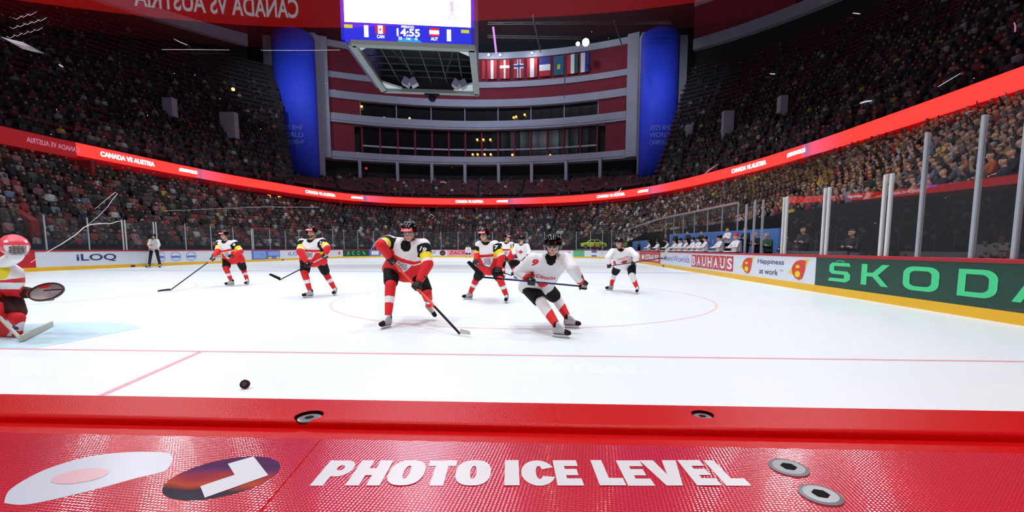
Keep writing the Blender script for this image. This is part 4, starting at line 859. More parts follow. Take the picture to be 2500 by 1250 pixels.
def head_hulls(c, F):                     # F: columns right, forward, up
    P = lambda x, y, z: c+F @ Vector((x, y, z)); h = []
    h.append([(P(0, -.012, .035), .088), (P(0, .012, .025), .082)]); h.append([(P(0, .015, .03), .078), (P(0, .045, -.055), .046), (P(.03, .01, -.03), .05), (P(-.03, .01, -.03), .05)])
    h.append([(P(0, .060, -.085), .026), (P(.012, .05, -.08), .03), (P(-.012, .05, -.08), .03)])
    h.append([(P(0, .098, .008), .008), (P(0, .113, -.026), .013), (P(0, .09, -.03), .014)])
    for s in (-1, 1):
        h.append([(P(.078*s, -.008, .015), .018), (P(.08*s, -.014, -.02), .012)]); h.append([(P(.018*s, .092, .03), .011), (P(.045*s, .082, .03), .011)]); h.append([(P(.04*s, .072, -.02), .022), (P(.03*s, .065, -.04), .022)])
    h.append([(P(.018, .095, -.058), .007), (P(-.018, .095, -.058), .007), (P(0, .099, -.056), .008)])
    return h
def head_zone(C, c, F, hair=1, beard=0):
    Lc = (C-np.array(c)) @ np.array(F); x, y, z = Lc[:, 0], Lc[:, 1], Lc[:, 2]; out = np.zeros(len(C), 'i'); near = np.abs(x) < .12
    near &= (np.abs(y) < .16) & (z > -.14) & (z < .16)
    hairm = near & ((z > .062) | ((y < -.0) & (z > -.03) & (np.abs(x) < .078)) | ((y < .02) & (z > .045))); out[hairm] = 1
    brow = near & (np.abs(np.abs(x)-.032) < .02) & (np.abs(z-.034) < .006) & (y > .07); out[brow] = 1
    if beard: out[near & (z < -.045) & (y > .03) & ~((np.abs(z+.058) < .007) & (np.abs(x) < .02))] = 4
    eye = near & (np.abs(np.abs(x)-.031) < .015) & (np.abs(z-.012) < .0075) & (y > .06); out[eye] = 2
    iris = eye & (np.abs(np.abs(x)-.031) < .006); out[iris] = 1
    lip = near & (np.abs(x) < .022) & (np.abs(z+.058) < .0085) & (y > .08); out[lip] = 3
    return out
def jdepth(px, py, A, B, la, lb, lo, hi, Y0, bias=0):
    best = None
    for dd in np.linspace(lo, hi, 70):
        P = at(px, py, Y0+dd); e = ((P-A).length-la)**2+((P-B).length-lb)**2+bias*dd
        if best is None or e < best[0]: best = (e, P)
    return best[1]
def decal(obj, shape, org, ux, uy, dr, name, m, parent, off=.004, k=2):
    """project a flat shape on the mesh obj along dr"""
    ev = obj.data; bvh = BVHTree.FromPolygons([v.co for v in ev.vertices], [tuple(p.vertices) for p in ev.polygons]); vs, fs = grid2(shape, k); out = []; ok = []
    for u, v in vs:
        p = org+ux*u+uy*v; hit = bvh.ray_cast(p-dr*.6, dr, 1.4)
        out.append((hit[0]-dr*off) if hit[0] is not None else p); ok.append(hit[0] is not None)
    fs = [f for f in fs if all(ok[i] for i in f)]
    if not fs: return None
    return link(name, mesh(name, out, fs), m, parent)
def glove(parent, H, s, w, mat_main, cuffm, scale=1.0, thumb=1, label=None):
    """hockey glove closed around a shaft along s; w points from elbow to hand"""
    s = s.normalized(); e1 = -(w-s*w.dot(s)); e1 = e1.normalized() if e1.length > 1e-3 else s.orthogonal().normalized(); e2 = s.cross(e1)
    k = scale; P = lambda r, a, l: H+(e1*math.cos(a)+e2*math.sin(a))*r*k+s*l*k
    W = H-w*.085*k+e1*.03*k
    h = [[(P(.052, .15, -.036), .026*k), (P(.052, .15, .036), .026*k), (P(.05, .9, -.036), .022*k), (P(.05, .9, .036), .022*k)], [(P(.05, .1, -.03), .028*k), (P(.05, .1, .03), .028*k), (W, .042*k)]]
    for i in range(4):
        l = (i-1.5)*.027; r = (.0165, .0175, .0165, .0145)[i]*k; q = [P(.05, .85, l), P(.047, 1.6, l*1.03), P(.044, 2.5, l*1.03), P(.036, 3.4, l*1.0)]
        for a_, b_ in zip(q, q[1:]): h.append([(a_, r), (b_, r*.95)])
    tq = [P(.05, -.2, .045*thumb), P(.052, -1.1, .06*thumb), P(.046, -2.0, .05*thumb)]
    for a_, b_ in zip(tq, tq[1:]): h.append([(a_, .02*k), (b_, .017*k)])
    g = blob('glove', h, .0085*k, None, (mat_main,), parent, 1)
    if label: g['label'] = label
    # padded backs on the fingers and a flared cuff
    c = blob('glove_cuff', [[(W, .047*k), (W-w*.09*k, .062*k)]], .013, None, (cuffm,), g, 1)
    b_ = blob('knuckle_pad', [[(P(.072, .75, -.03), .012*k), (P(.072, .75, .03), .012*k), (P(.074, .45, -.03), .012*k), (P(.074, .45, .03), .012*k)]], .009, None, (mat_main,), g, 1)
    return W
def helmet(parent, c, F, shell, band=None, cage=None):
    P = lambda x, y, z: c+F @ Vector((x, y, z)); vs, fs, mi = [], [], []; nu, nv = 36, 14
    for j in range(nv+1):
        for i in range(nu):
            a = 2*PI*i/nu; fr = math.sin(a)        # +1 front
            cut = .055 if fr > .72 else (-.035 if fr > -.55 else -.045)
            if .35 < fr <= .72: cut = .055-(.72-fr)/.37*.09
            cut = cut+.012
            zt = math.asin(max(-1, min(1, (cut-.035)/.137))); ph = PI/2-(PI/2-zt)*j/nv
            rr = math.cos(ph); vs.append(P(.116*rr*math.cos(a)*(1+.03*math.cos(2*a)), -.005+.138*rr*math.sin(a), .035+.137*math.sin(ph)))
    for j in range(nv):
        for i in range(nu): fs.append((j*nu+i, (j+1)*nu+i, (j+1)*nu+(i+1) % nu, j*nu+(i+1) % nu))
    me = mesh('helmet', vs, fs, True); o = link('helmet', me, shell, parent); so = o.modifiers.new('s', 'SOLIDIFY'); so.thickness = .012; so.offset = 1
    # ridge and vents
    r = MB(); r.tube([P(.045, .128, .105), P(.05, .06, .166), P(.05, -.04, .172), P(.045, -.12, .12)], .010, 6); r.tube([P(-.045, .128, .105), P(-.05, .06, .166), P(-.05, -.04, .172), P(-.045, -.12, .12)], .010, 6); r.build('helmet_ridge', shell, o, True)
    if band:
        vs = []
        for i in range(15):
            a = R(-48+96*i/14); 
            for z in (.064, .118):
                q = math.cos(math.asin((z-.035)/.149)); vs.append(P(.131*q*math.sin(a)*1.0, -.005+.1545*q*math.cos(a), z))
        link('helmet_sponsor_band', mesh('b', vs, [(2*i, 2*i+2, 2*i+3, 2*i+1) for i in range(14)], True), band, o)['label'] = 'red sponsor band across the helmet front'
        v, f = fit(grid2(join2(*[rect2(i*1.25, 0, i*1.25+.85, 1+(i % 2)*.3) for i in range(9)]), 1), -36, .080, 36, .104)
        vv = []
        for (x, z) in v:
            a = R(x); q = math.cos(math.asin((z-.035)/.149)); vv.append(P(-.133*q*math.sin(a)*-1.0, -.005+.1565*q*math.cos(a), z))
        link('helmet_print', mesh('t', vv, f), 'white', o)
    if not cage:
        vs, fs = [], []
        for j in range(5):
            for i in range(21):
                a = R(-72+144*i/20); z = .055-.085*j/4; vs.append(P((.120+.006*j/4)*math.sin(a), .002+(.136+.012*j/4)*math.cos(a), z+.012*abs(math.sin(a))*j/4))
        fs = [(j*21+i, (j+1)*21+i, (j+1)*21+i+1, j*21+i+1) for j in range(4) for i in range(20)]
        v = link('visor', mesh('visor', vs, fs, True), 'visor', o)
    st = MB(); st.tube([P(.092, .0, -.03), P(.07, .03, -.08), P(.02, .05, -.113), P(-.02, .05, -.113), P(-.07, .03, -.08), P(-.092, 0, -.03)], .006, 6); st.build('chin_strap', 'black', o, True)
    return o
def stick(label, butt, heel, tip, m_top, m_low, split, m_blade, group=None, split_m=None):
    t = thing('hockey_stick', label, 'hockey stick', heel); d = (heel-butt).normalized(); mid = butt+(heel-butt)*split
    MB().bar(butt, mid, .030, .022).build('shaft', m_top, t)
    MB().bar(mid, heel, .029, .022).build('lower_shaft', m_low, t)
    MB().bar(butt-d*.005, butt+d*.10, .038, .03).build('grip_tape', 'tape', t)
    b = MB(); bl = tip-heel; side = d.cross(bl).normalized(); n = 9; vs = []; upv = side.cross(bl.normalized()); 
    if upv.dot(-d) < 0: upv = -upv
    for i in range(n+1):
        u = i/n; c = heel+bl*u+side*(.03*math.sin(PI*u*.5)*u); hgt = .07*(1-.25*u)*(1 if u < .9 else .75)
        for sg in (-1, 1): vs += [c+side*.006*sg+upv*0, c+side*.006*sg+upv*hgt]
    fs = []
    for i in range(n):
        a, b2 = 4*i, 4*i+4; fs += [(a, b2, b2+1, a+1), (a+2, a+3, b2+3, b2+2), (a, a+2, b2+2, b2), (a+1, b2+1, b2+3, a+3)]
    fs += [(0, 1, 3, 2), (4*n, 4*n+2, 4*n+3, 4*n+1)]
    link('blade', mesh('blade', vs, fs), m_blade, t)
    return t
def skate(parent, ank, toe_dir, tilt, m_boot='skate_grey', scale=1.0):
    f = toe_dir.normalized(); up = tilt.normalized(); up = (up-f*up.dot(f)).normalized(); rt = f.cross(up); P = lambda y, z, x=0: ank+f*y*scale+up*z*scale+rt*x*scale
    h = [[(P(-.02, .03), .05*scale), (P(-.02, -.05), .046*scale), (P(-.045, -.06), .036*scale)], [(P(-.02, -.05), .045*scale), (P(.08, -.055), .042*scale), (P(-.04, -.07), .035*scale)], [(P(.08, -.055), .042*scale), (P(.165, -.068), .034*scale), (P(.16, -.06, .012), .034*scale)], [(P(.02, .02), .038*scale), (P(.09, -.04), .036*scale)]]
    A = np.array(ank); Fm = np.array(f); Um = np.array(up); Rm = np.array(rt)
    def z(C):
        y = (C-A) @ Fm/scale; zz = (C-A) @ Um/scale; x = np.abs((C-A) @ Rm)/scale; o = np.zeros(len(C), 'i'); o[y > .11] = 1; o[(zz < -.082)] = 1; o[(zz > .0) & (y < -.01)] = 1; o[(x < .014) & (y > .0) & (y < .11) & (zz > -.06)] = 2; return o
    b = blob('skate', h, .010*scale, z, (m_boot, 'black', 'white'), parent, 1)
    ho = MB(); ho.add([P(-.06, -.10, x) for x in (-.012, .012)]+[P(.16, -.10, x) for x in (-.012, .012)]+[P(-.045, -.13, x) for x in (-.006, .006)]+[P(.15, -.13, x) for x in (-.006, .006)], [(0, 2, 6, 4), (1, 5, 7, 3), (0, 4, 5, 1), (2, 3, 7, 6), (0, 1, 3, 2), (4, 6, 7, 5)]); ho.build('blade_holder', 'blade_white', b)
    bl = MB(); pts = [(-.085, -.128), (-.07, -.14), (.16, -.14), (.185, -.126)]; vs = [P(y, z_, x) for x in (-.002, .002) for y, z_ in pts]; bl.add(vs, [(0, 1, 2, 3), (7, 6, 5, 4), (0, 4, 5, 1), (1, 5, 6, 2), (2, 6, 7, 3), (3, 7, 4, 0)]); bl.build('skate_blade', 'steel', b)
def figure(name_label, J, team, head_yaw=0, head_pitch=0, D=10, vox=1.0, number=None, back=False, stickinfo=None, beard=0, facing=-1, skip_stick=False, lean=None, glove_m=('black', 'black'), detail=True, no_legs=False):
    g = J['g']; fl = {}
    Dl, Dr = ground(*g[0]).y, ground(*g[1]).y
    Dh = J.get('Dh', (Dl+Dr)/2)
    mid = at(*J['hipL'], Dh); mid2 = at(*J['hipR'], Dh)
    root = thing('person', name_label, 'person', ((mid.x+mid2.x)/2, Dh, 0))
    A = []
    for k, D_, s in (('L', Dl, 0), ('R', Dr, 1)):
        a = at(*J['ank'+k], D_+.02); lift = J.get('lift'+k, 0)
        if not lift: a.z = .145
        A.append(a)
    hips = [at(*J['hipL'], Dh+J.get('hL', 0)), at(*J['hipR'], Dh+J.get('hR', 0))]
    knees = [jdepth(*J['kneeL'], hips[0], A[0], .43, .43, -.55, .35, Dh), jdepth(*J['kneeR'], hips[1], A[1], .43, .43, -.55, .35, Dh)]
    Dn = Dh+J.get('neck_d', -.25)
    neck = at(*J['neck'], Dn); sh = [at(*J['shL'], Dn+J.get('sLd', .0)), at(*J['shR'], Dn+J.get('sRd', .0))]
    head = at(*J['head'], Dn+J.get('head_d', -.06))
    pel = (hips[0]+hips[1])/2; up = (neck-pel).normalized(); rt = (sh[1]-sh[0]); rt = (rt-up*rt.dot(up)).normalized(); fw = up.cross(rt)   # image-right is rt
    if fw.y > 0: fw = -fw
    # arms
    hd = [at(*J['handL'], Dn+J.get('handLd', -.3)), at(*J['handR'], Dn+J.get('handRd', -.3))]
    sdir = Vector((0, 0, 1))
    if stickinfo:
        bp, bd_, hp, hD, tp, tD = stickinfo['butt'], stickinfo['bd'], stickinfo['heel'], stickinfo['hd'], stickinfo['tip'], stickinfo['td']
        butt = at(*bp, Dh+bd_); heel = ground(*hp, .03) if hD is None else at(*hp, Dh+hD); tip = ground(*tp, .03) if tD is None else at(*tp, Dh+tD)
        sdir = (heel-butt).normalized()
        for i, k in enumerate(('L', 'R')):
            if stickinfo.get('on', 'LR').find(k) >= 0:
                px, py = J['hand'+k]; hd[i] = min((butt+(heel-butt)*u for u in np.linspace(0.02, .95, 120)), key=lambda p: math.hypot(proj(p)[0]-px, proj(p)[1]-py))
        stick(stickinfo['label'], butt, heel, tip, *stickinfo['mats'])
    el = [jdepth(*J['elL'], sh[0], hd[0], .31, .29, -.45, .45, Dn), jdepth(*J['elR'], sh[1], hd[1], .31, .29, -.45, .45, Dn)]
    wr = [hd[i]-(hd[i]-el[i]).normalized()*.09 for i in (0, 1)]
    # head frame: yaw>0 looks to image right
    Z = Vector((0, 0, 1)); fwd = Vector((math.sin(R(head_yaw))*math.cos(R(head_pitch)), -math.cos(R(head_yaw))*math.cos(R(head_pitch)), -math.sin(R(head_pitch))))
    if back: fwd.y = -fwd.y
    hr = fwd.cross(Z).normalized(); hu = hr.cross(fwd).normalized(); HF = frame(hr, fwd, hu)
    # continuous body
    H = head_hulls(head, HF)+[[(neck+up*-.02, .065), (head-hu*.06-fwd*.02, .055)], [(sh[0], .055), (sh[1], .055), (neck, .06), (pel+up*.15+rt*.1, .09), (pel+up*.15-rt*.1, .09)], [(hips[0], .085), (hips[1], .085), (pel+up*.18, .1)]]
    for i in (0, 1):
        H += [cap(sh[i], .055, el[i], .042), cap(el[i], .042, wr[i], .03), cap(wr[i], .03, hd[i]-(hd[i]-el[i]).normalized()*.05, .03)]
        if not no_legs: H += [cap(hips[i], .085, knees[i], .058), cap(knees[i], .056, knees[i]+(A[i]-knees[i])*.4, .056), cap(knees[i]+(A[i]-knees[i])*.4, .054, A[i], .036), cap(A[i], .036, A[i]+Vector((0, 0, -.04)), .036)]
    blob('body', H, .0105*vox, lambda C: head_zone(C, head, HF, beard=beard), ('skin', 'hair', 'white', 'lip', 'beard'), root, 1)
    S = 1.0
    # jersey
    ch = pel+(neck-pel)*.62
    hem = [hips[0]+up*.0-rt*.03, hips[1]+up*.0+rt*.03]
    JH = [[(sh[0]+rt*.03-up*.015, .10), (sh[1]-rt*.03-up*.015, .10), (neck-up*.06, .09), (ch+fw*.05, .14), (ch+fw*.04+rt*.11, .13), (ch+fw*.04-rt*.11, .13), (ch-fw*.05, .12)],
          [(ch+rt*.14, .125), (ch-rt*.14, .125), (ch+fw*.05, .13), (hem[0], .135), (hem[1], .135), (pel+fw*.05, .15)], [(neck-up*.04+fw*-.01, .075), (neck+up*.015, .062)]]
    for i in (0, 1):
        JH += [cap(sh[i]-up*.01, .112, sh[i]+(el[i]-sh[i])*.5, .094), cap(sh[i]+(el[i]-sh[i])*.5, .094, el[i], .092), cap(el[i], .092, wr[i]-(wr[i]-el[i])*.12, .064)]
    def jz(C):
        n = len(C); o = np.zeros(n, 'i'); ds = []; 
        d0, t0 = segt(C, sh[0], el[0]); d1, t1 = segt(C, el[0], wr[0]); d2, t2 = segt(C, sh[1], el[1]); d3, t3 = segt(C, el[1], wr[1])
        Ca = np.array(pel); q = C-Ca; v = q @ np.array(up)/(neck-pel).length; u = q @ np.array(rt); f = q @ np.array(fw); dt = np.full(n, 9.)
        tor, _ = segt(C, pel, neck); arm = np.minimum(np.minimum(d0-.005, d1), np.minimum(d2-.005, d3)) < np.where((np.abs(u) > .2) | (tor > .235), .15, np.where(np.abs(u) > .16, .11, .02))
        shl = np.linalg.norm(np.array(sh[1])-np.array(sh[0]))/2
        arm |= (np.abs(u) > shl-.015) & (v > .25)
        left = np.minimum(d0, d1) < np.minimum(d2, d3); ta = np.where(left, np.where(d0 < d1, t0, 1+t1), np.where(d2 < d3, t2, 1+t3))
        dn_ = np.linalg.norm(C-np.array(neck+up*.0), axis=1); v = v-J.get('yoke', 0)
        if team == 'A':       # 0 white 1 red 2 black 3 yellow 4 grey
            o[:] = 0; o[(v < .62)] = 1
            vv = (v < .51) & (v > .14) & (np.abs(u) < .15*np.sqrt(np.clip((v-.13)/.38, 0, 1))) & (f > 0); o[vv] = 0; o[(v < .51) & (v > .47)] = 0
            cr_ = (np.abs(u) < .08) & (np.abs(v-.36) < .12) & (f > 0) & vv; o[cr_ & ((np.sin(u*110)*np.sin(v*60) > -.25))] = 4
            o[dn_ < .098] = 2; o[(dn_ < .115) & (f > 0)] = 2
            s = arm; o[s] = np.where(ta[s] < .50, 2, np.where(ta[s] < .80, 3, np.where(ta[s] < .94, 0, 1)))
            o[arm & (ta < .07)] = 0
        elif team == 'C':
            o[dn_ < .098] = 2; o[(dn_ < .112) & (f > 0)] = 2
            s = arm & (ta > 1.84); o[s] = 1; o[(v < -.16) & (v > -.21)] = 1
        elif team == 'R':
            o[dn_ < .09] = 2; o[(np.abs(v-.45) < .05) & (np.abs(u) < .04) & (f > 0)] = 5
        return o
    ms = {'A': ('a_white', 'a_red', 'black', 'a_yellow', 'grey_crest', 'logo_red'), 'C': ('c_white', 'a_red', 'black', 'a_yellow', 'grey_crest', 'logo_red'), 'R': ('c_white', 'a_red', 'black', 'a_yellow', 'grey_crest', 'logo_red')}[team]
    jer = blob('jersey', JH, .0105*vox, jz, ms, root, 2)
    fdir = -fw
    Lt = (neck-pel).length
    if team == 'C' and not back and detail:
        decal(jer, fit(flat_text('CANADA', .02), -.15, 0, .15, .06), pel+up*Lt*.62, rt, up, fdir, 'chest_lettering', 'a_red', root)
        decal(jer, fit(flat_poly([LEAF]), -.09, -.09, .09, .09), pel+up*Lt*.42, rt, up, fdir, 'maple_leaf_crest', 'a_red', root)
    if back and team == 'C': decal(jer, fit(flat_poly([LEAF]), -.09, -.09, .09, .09), pel+up*Lt*.4, rt, up, Vector((0, 1, 0)), 'maple_leaf_crest', 'a_red', root)
    if team == 'A' and detail:
        w_ = decal(jer, fit(flat_text('19' if number is None else number, .03), -.05, -.045, .05, .045), sh[1]+(el[1]-sh[1])*.22+rt*.01, rt, up, Vector((0, 1, 0)), 'sleeve_number', 'a_white', root, off=.006)
    if number and team == 'C': decal(jer, fit(flat_text(number, .035), -.045, -.07, .045, .07), sh[0]+(el[0]-sh[0])*.05+Vector((.03, 0, -.03)), rt, up, Vector((0, 1, 0)), 'shoulder_number', 'a_red', root, off=.006)
    if no_legs: return root, dict(pel=pel, up=up, rt=rt, fw=fw, sh=sh, el=el, hd=hd, neck=neck, head=head, HF=HF)
    # trousers
    if team == 'R':
        blob('trousers', [[(hips[0], .11), (hips[1], .11), (pel+up*.1, .12)]]+[cap(hips[i], .105, knees[i], .085) for i in (0, 1)]+[cap(knees[i], .085, A[i], .065) for i in (0, 1)], .014, None, ('black',), root, 2)
    else:
        PH = [[(hips[0]-rt*.02, .135), (hips[1]+rt*.02, .135), (pel+up*.08, .135)]]
        if J.get('flap'): PH.append([(hips[0], .12), (at(*J['flap'], Dh), .035)])
        for i in (0, 1): PH += [cap(hips[i], .14, hips[i]+(knees[i]-hips[i])*.80, .115)]
        blob('hockey_pants', PH, .013*vox, None, ('black',), root, 2)
        if team == 'A': pass
        for i in (0, 1):
            k_, a_ = knees[i], A[i]; u0 = hips[i]+(k_-hips[i])*.72; SH = [cap(u0, .095, k_, .086), cap(k_+fw*.012, .086, k_+(a_-k_)*.45, .075), cap(k_+(a_-k_)*.45, .074, k_+(a_-k_)*.86, .056)]
            kn, an = np.array(k_), np.array(a_); ax = (an-kn)/np.linalg.norm(an-kn)
            def sz(C, kn=kn, ax=ax, L=np.linalg.norm(an-kn)):
                t_ = (C-kn) @ ax/L; o = np.zeros(len(C), 'i')
                if team == 'A': o[:] = 1; o[(t_ > .36) & (t_ < .55)] = 0
                else:
                    an_ = np.arctan2((C-kn) @ np.array(rt), (C-kn) @ np.array(fw)); o[t_ > .36+.20*np.abs(((an_*2.2/PI) % 1)*2-1)] = 1
                return o
            blob('sock', SH, .010*vox, sz, (ms[0], 'a_red'), root, 2)
    for i, k in enumerate(('L', 'R')):
        tp = ground(*J['toe'+k], .08) if not J.get('lift'+k, 0) else at(*J['toe'+k], A[i].y+J.get('toed'+k, -.1))
        d = tp-A[i]
        if not J.get('lift'+k, 0): d.z = 0
        if J.get('tdir'+k): d = Vector(J['tdir'+k])
        shin = (knees[i]-A[i]).normalized(); skate(root, A[i], d, (Vector((0, 0, 1))*1.0 if not J.get('lift'+k, 0) else shin*.7+Vector((0, 0, .3))))
    if team != 'R' or True:
        helmet(root, head, HF, 'black_gloss' if team != 'R' else 'black_gloss', 'band_red' if team == 'A' else None)
    for i in (0, 1):
        wdir = (hd[i]-el[i]).normalized()
        onst = stickinfo and stickinfo.get('on', 'LR').find('LR'[i]) >= 0
        glove(root, hd[i], sdir if onst else rt, wdir, glove_m[0], glove_m[1], 1.0, 1)
    return root, dict(pel=pel, up=up, rt=rt, fw=fw, sh=sh, el=el, hd=hd)

mk('band_red', (.95, .30, .36), .4)
mk('glove_red_cuff', (.55, .12, .14), .6); mk('glove_black', (.07, .06, .07), .55)
# leading Austrian
figure('nearest Austrian player in white and red jersey leaning forward with an orange stick',
    dict(g=[(946, 801), (1068, 783)], Dh=7.25, yoke=.13, head=(999, 570), neck=(996, 600), shL=(952, 590), shR=(1034, 598), sLd=.05, sRd=-.02, elL=(930, 598), elR=(1044, 645), handL=(955, 637), handR=(1014, 703), hipL=(957, 658), hipR=(1020, 668), kneeL=(954, 696), kneeR=(1042, 716), ankL=(947, 770), ankR=(1049, 748), liftR=1, toeL=(942, 790), toeR=(1067, 768), toedR=-.02, handLd=-.1, handRd=-.4, neck_d=-.35, tdirL=(-.06, -.2, 0)),
    'A', 0, 18, number='19', stickinfo=dict(butt=(952, 632), bd=-.33, heel=(1123, 815), hd=None, tip=(1150, 818), td=None, mats=('stick_orange', 'black', .66, 'tape'), label='orange and black hockey stick with pale taped blade held by the leading Austrian'), glove_m=('glove_black', 'glove_black'))
figure('upright Austrian player in white and red jersey holding a lifted black blade, second from left',
    dict(g=[(753, 727), (822, 721)], head=(761, 569), neck=(761, 587), shL=(738, 592), shR=(786, 590), elL=(733, 614), elR=(799, 606), handL=(749, 641), handR=(794, 625), hipL=(747, 637), hipR=(783, 637), kneeL=(744, 667), kneeR=(796, 668), ankL=(757, 706), ankR=(818, 703), toeL=(745, 722), toeR=(822, 718), neck_d=-.1, tdirL=(-.12, -.14, 0), tdirR=(.04, -.2, 0)),
    'A', -5, 5, number='21', beard=1, vox=1.15, stickinfo=dict(butt=(800, 623), bd=-.3, heel=(682, 684), hd=-.55, tip=(655, 671), td=-.55, mats=('tape', 'black', .3, 'black'), label='black hockey stick with lifted blade held by the upright Austrian on the left'), glove_m=('glove_black', 'glove_black'))
figure('Austrian player furthest left, reaching a long stick out along the ice',
    dict(g=[(561, 698), (606, 696)], head=(547, 575), neck=(551, 590), shL=(536, 593), shR=(572, 593), elL=(532, 613), elR=(587, 614), handL=(520, 632), handR=(563, 626), hipL=(555, 633), hipR=(585, 634), kneeL=(552, 655), kneeR=(595, 658), ankL=(565, 684), ankR=(604, 684), toeL=(553, 697), toeR=(609, 694), neck_d=-.15, tdirL=(-.18, -.1, 0), tdirR=(.05, -.2, 0)),
    'A', -8, 10, number='4', vox=1.35, stickinfo=dict(butt=(529, 625), bd=-.6, on='L', heel=(415, 709), hd=None, tip=(384, 710), td=None, mats=('ad_pink', 'ad_dark', .2, 'black'), label='long dark hockey stick stretched to the left with black blade flat on the ice'), glove_m=('glove_black', 'glove_black'))
figure('Austrian player skating in wide stance just left of the Canadian number 9',
    dict(g=[(1138, 731), (1236, 739)], head=(1182, 576), neck=(1187, 592), shL=(1171, 598), shR=(1208, 597), elL=(1167, 622), elR=(1224, 628), handL=(1160, 642), handR=(1216, 657), hipL=(1180, 655), hipR=(1210, 657), kneeL=(1164, 680), kneeR=(1221, 682), ankL=(1147, 716), ankR=(1237, 721), toeL=(1134, 727), toeR=(1236, 734), neck_d=-.15, tdirL=(-.2, -.12, 0), tdirR=(0, -.2, 0)),
    'A', -22, 6, number='7', vox=1.15, stickinfo=dict(butt=(1158, 641), bd=-.35, heel=(1250, 673), hd=-.3, tip=(1262, 668), td=-.25, mats=('ad_dark', 'black', .5, 'black'), label='dark hockey stick held low by the Austrian in the centre'), glove_m=('glove_black', 'glove_black'))
figure('Austrian player furthest away, partly hidden between the centre Austrian and the Canadians',
    dict(g=[(1230, 681), (1258, 681)], head=(1239, 581), neck=(1236, 592), shL=(1223, 596), shR=(1249, 596), elL=(1219, 612), elR=(1253, 613), handL=(1230, 628), handR=(1248, 627), hipL=(1229, 629), hipR=(1246, 629), kneeL=(1228, 650), kneeR=(1252, 650), ankL=(1231, 673), ankR=(1257, 673), toeL=(1229, 680), toeR=(1259, 680), neck_d=-.1, tdirL=(0, -.2, 0), tdirR=(.1, -.2, 0)),
    'A', 40, 5, number='5', vox=1.6, stickinfo=dict(butt=(1228, 620), bd=-.3, heel=(1262, 678), hd=None, tip=(1272, 679), td=None, mats=('ad_dark', 'black', .5, 'black'), label='hockey stick of the furthest Austrian skater, mostly hidden'), glove_m=('glove_black', 'glove_black'))
# Canadians
figure('Canadian player in white with red 9 on the shoulder leaning into a turn',
    dict(g=[(1385, 825), (1414, 802)], Dh=6.75, head=(1350, 602), neck=(1343, 632), shL=(1303, 634), shR=(1383, 634), elL=(1268, 664), elR=(1398, 656), handL=(1297, 687), handR=(1425, 694), hipL=(1290, 699), hipR=(1326, 697), flap=(1306, 737), kneeL=(1322, 738), kneeR=(1358, 728), ankL=(1362, 792), ankR=(1388, 779), toeL=(1387, 812), toeR=(1416, 795), neck_d=-.42, handLd=-.5, handRd=-.2, sLd=-.04, sRd=.04, tdirL=(.2, -.09, 0), tdirR=(.22, -.04, 0), hL=.06),
    'C', -6, 28, number='9', stickinfo=dict(butt=(1432, 700), bd=-.42, heel=(1172, 676), hd=-.55, tip=(1139, 641), td=-.55, mats=('stick_blue', 'black', .8, 'black'), label='dark blue hockey stick held level across the body with black lifted blade'), glove_m=('glove_black', 'glove_red_cuff'))
figure('Canadian player in white crouching on the right before the red and white boards',
    dict(g=[(1484, 709), (1560, 717)], head=(1511, 594), neck=(1515, 609), shL=(1495, 615), shR=(1538, 612), elL=(1484, 630), elR=(1554, 626), handL=(1485, 645), handR=(1546, 640), hipL=(1511, 645), hipR=(1541, 646), kneeL=(1500, 668), kneeR=(1543, 672), ankL=(1492, 696), ankR=(1556, 703), toeL=(1479, 705), toeR=(1554, 713), neck_d=-.32, tdirL=(-.2, -.1, 0), tdirR=(-.05, -.2, 0)),
    'C', -8, 15, vox=1.25, stickinfo=dict(butt=(1484, 650), bd=-.35, heel=(1619, 630), hd=-.3, tip=(1635, 606), td=-.3, mats=('ad_dark', 'black', .6, 'tape'), label='hockey stick pointing right with white taped blade raised in front of the boards'), glove_m=('glove_black', 'glove_black'))
figure('Canadian player in white turned away behind the Canadian number 9',
    dict(g=[(1262, 681), (1284, 681)], head=(1274, 585), neck=(1272, 596), shL=(1259, 600), shR=(1286, 600), elL=(1254, 615), elR=(1292, 615), handL=(1259, 628), handR=(1288, 628), hipL=(1264, 628), hipR=(1280, 628), kneeL=(1262, 650), kneeR=(1284, 650), ankL=(1263, 673), ankR=(1284, 673), toeL=(1262, 680), toeR=(1284, 680), neck_d=-.1, tdirL=(0, -.2, 0), tdirR=(.1, -.2, 0)),
    'C', 0, 5, vox=1.6, back=True, stickinfo=None, glove_m=('glove_black', 'glove_black'))
figure('small distant goaltender in white before the pink board at the far end',
    dict(g=[(1138, 629), (1148, 629)], Dh=56, head=(1143, 600), neck=(1143, 603), shL=(1139, 605), shR=(1147, 605), elL=(1137, 610), elR=(1149, 610), handL=(1138, 614), handR=(1148, 614), hipL=(1140, 615), hipR=(1146, 615), kneeL=(1139, 621), kneeR=(1147, 621), ankL=(1138, 627), ankR=(1148, 627), toeL=(1138, 628), toeR=(1148, 628), neck_d=-.1, tdirL=(0, -.2, 0), tdirR=(0, -.2, 0)),
    'C', 0, 5, vox=2.2, detail=False, glove_m=('white', 'white'))
figure('referee in pale shirt and black trousers standing at the left boards',
    dict(g=[(364, 654), (391, 654)], Dh=27.9, head=(375, 577), neck=(375, 585), shL=(367, 587), shR=(384, 587), elL=(363, 598), elR=(388, 598), handL=(368, 608), handR=(384, 608), hipL=(370, 609), hipR=(382, 609), kneeL=(367, 628), kneeR=(386, 628), ankL=(364, 646), ankR=(391, 646), toeL=(363, 650), toeR=(392, 650), neck_d=-.05, tdirL=(-.1, -.2, 0), tdirR=(.1, -.2, 0)),
    'R', 0, 5, vox=1.8, detail=False, glove_m=('skin', 'c_white'))

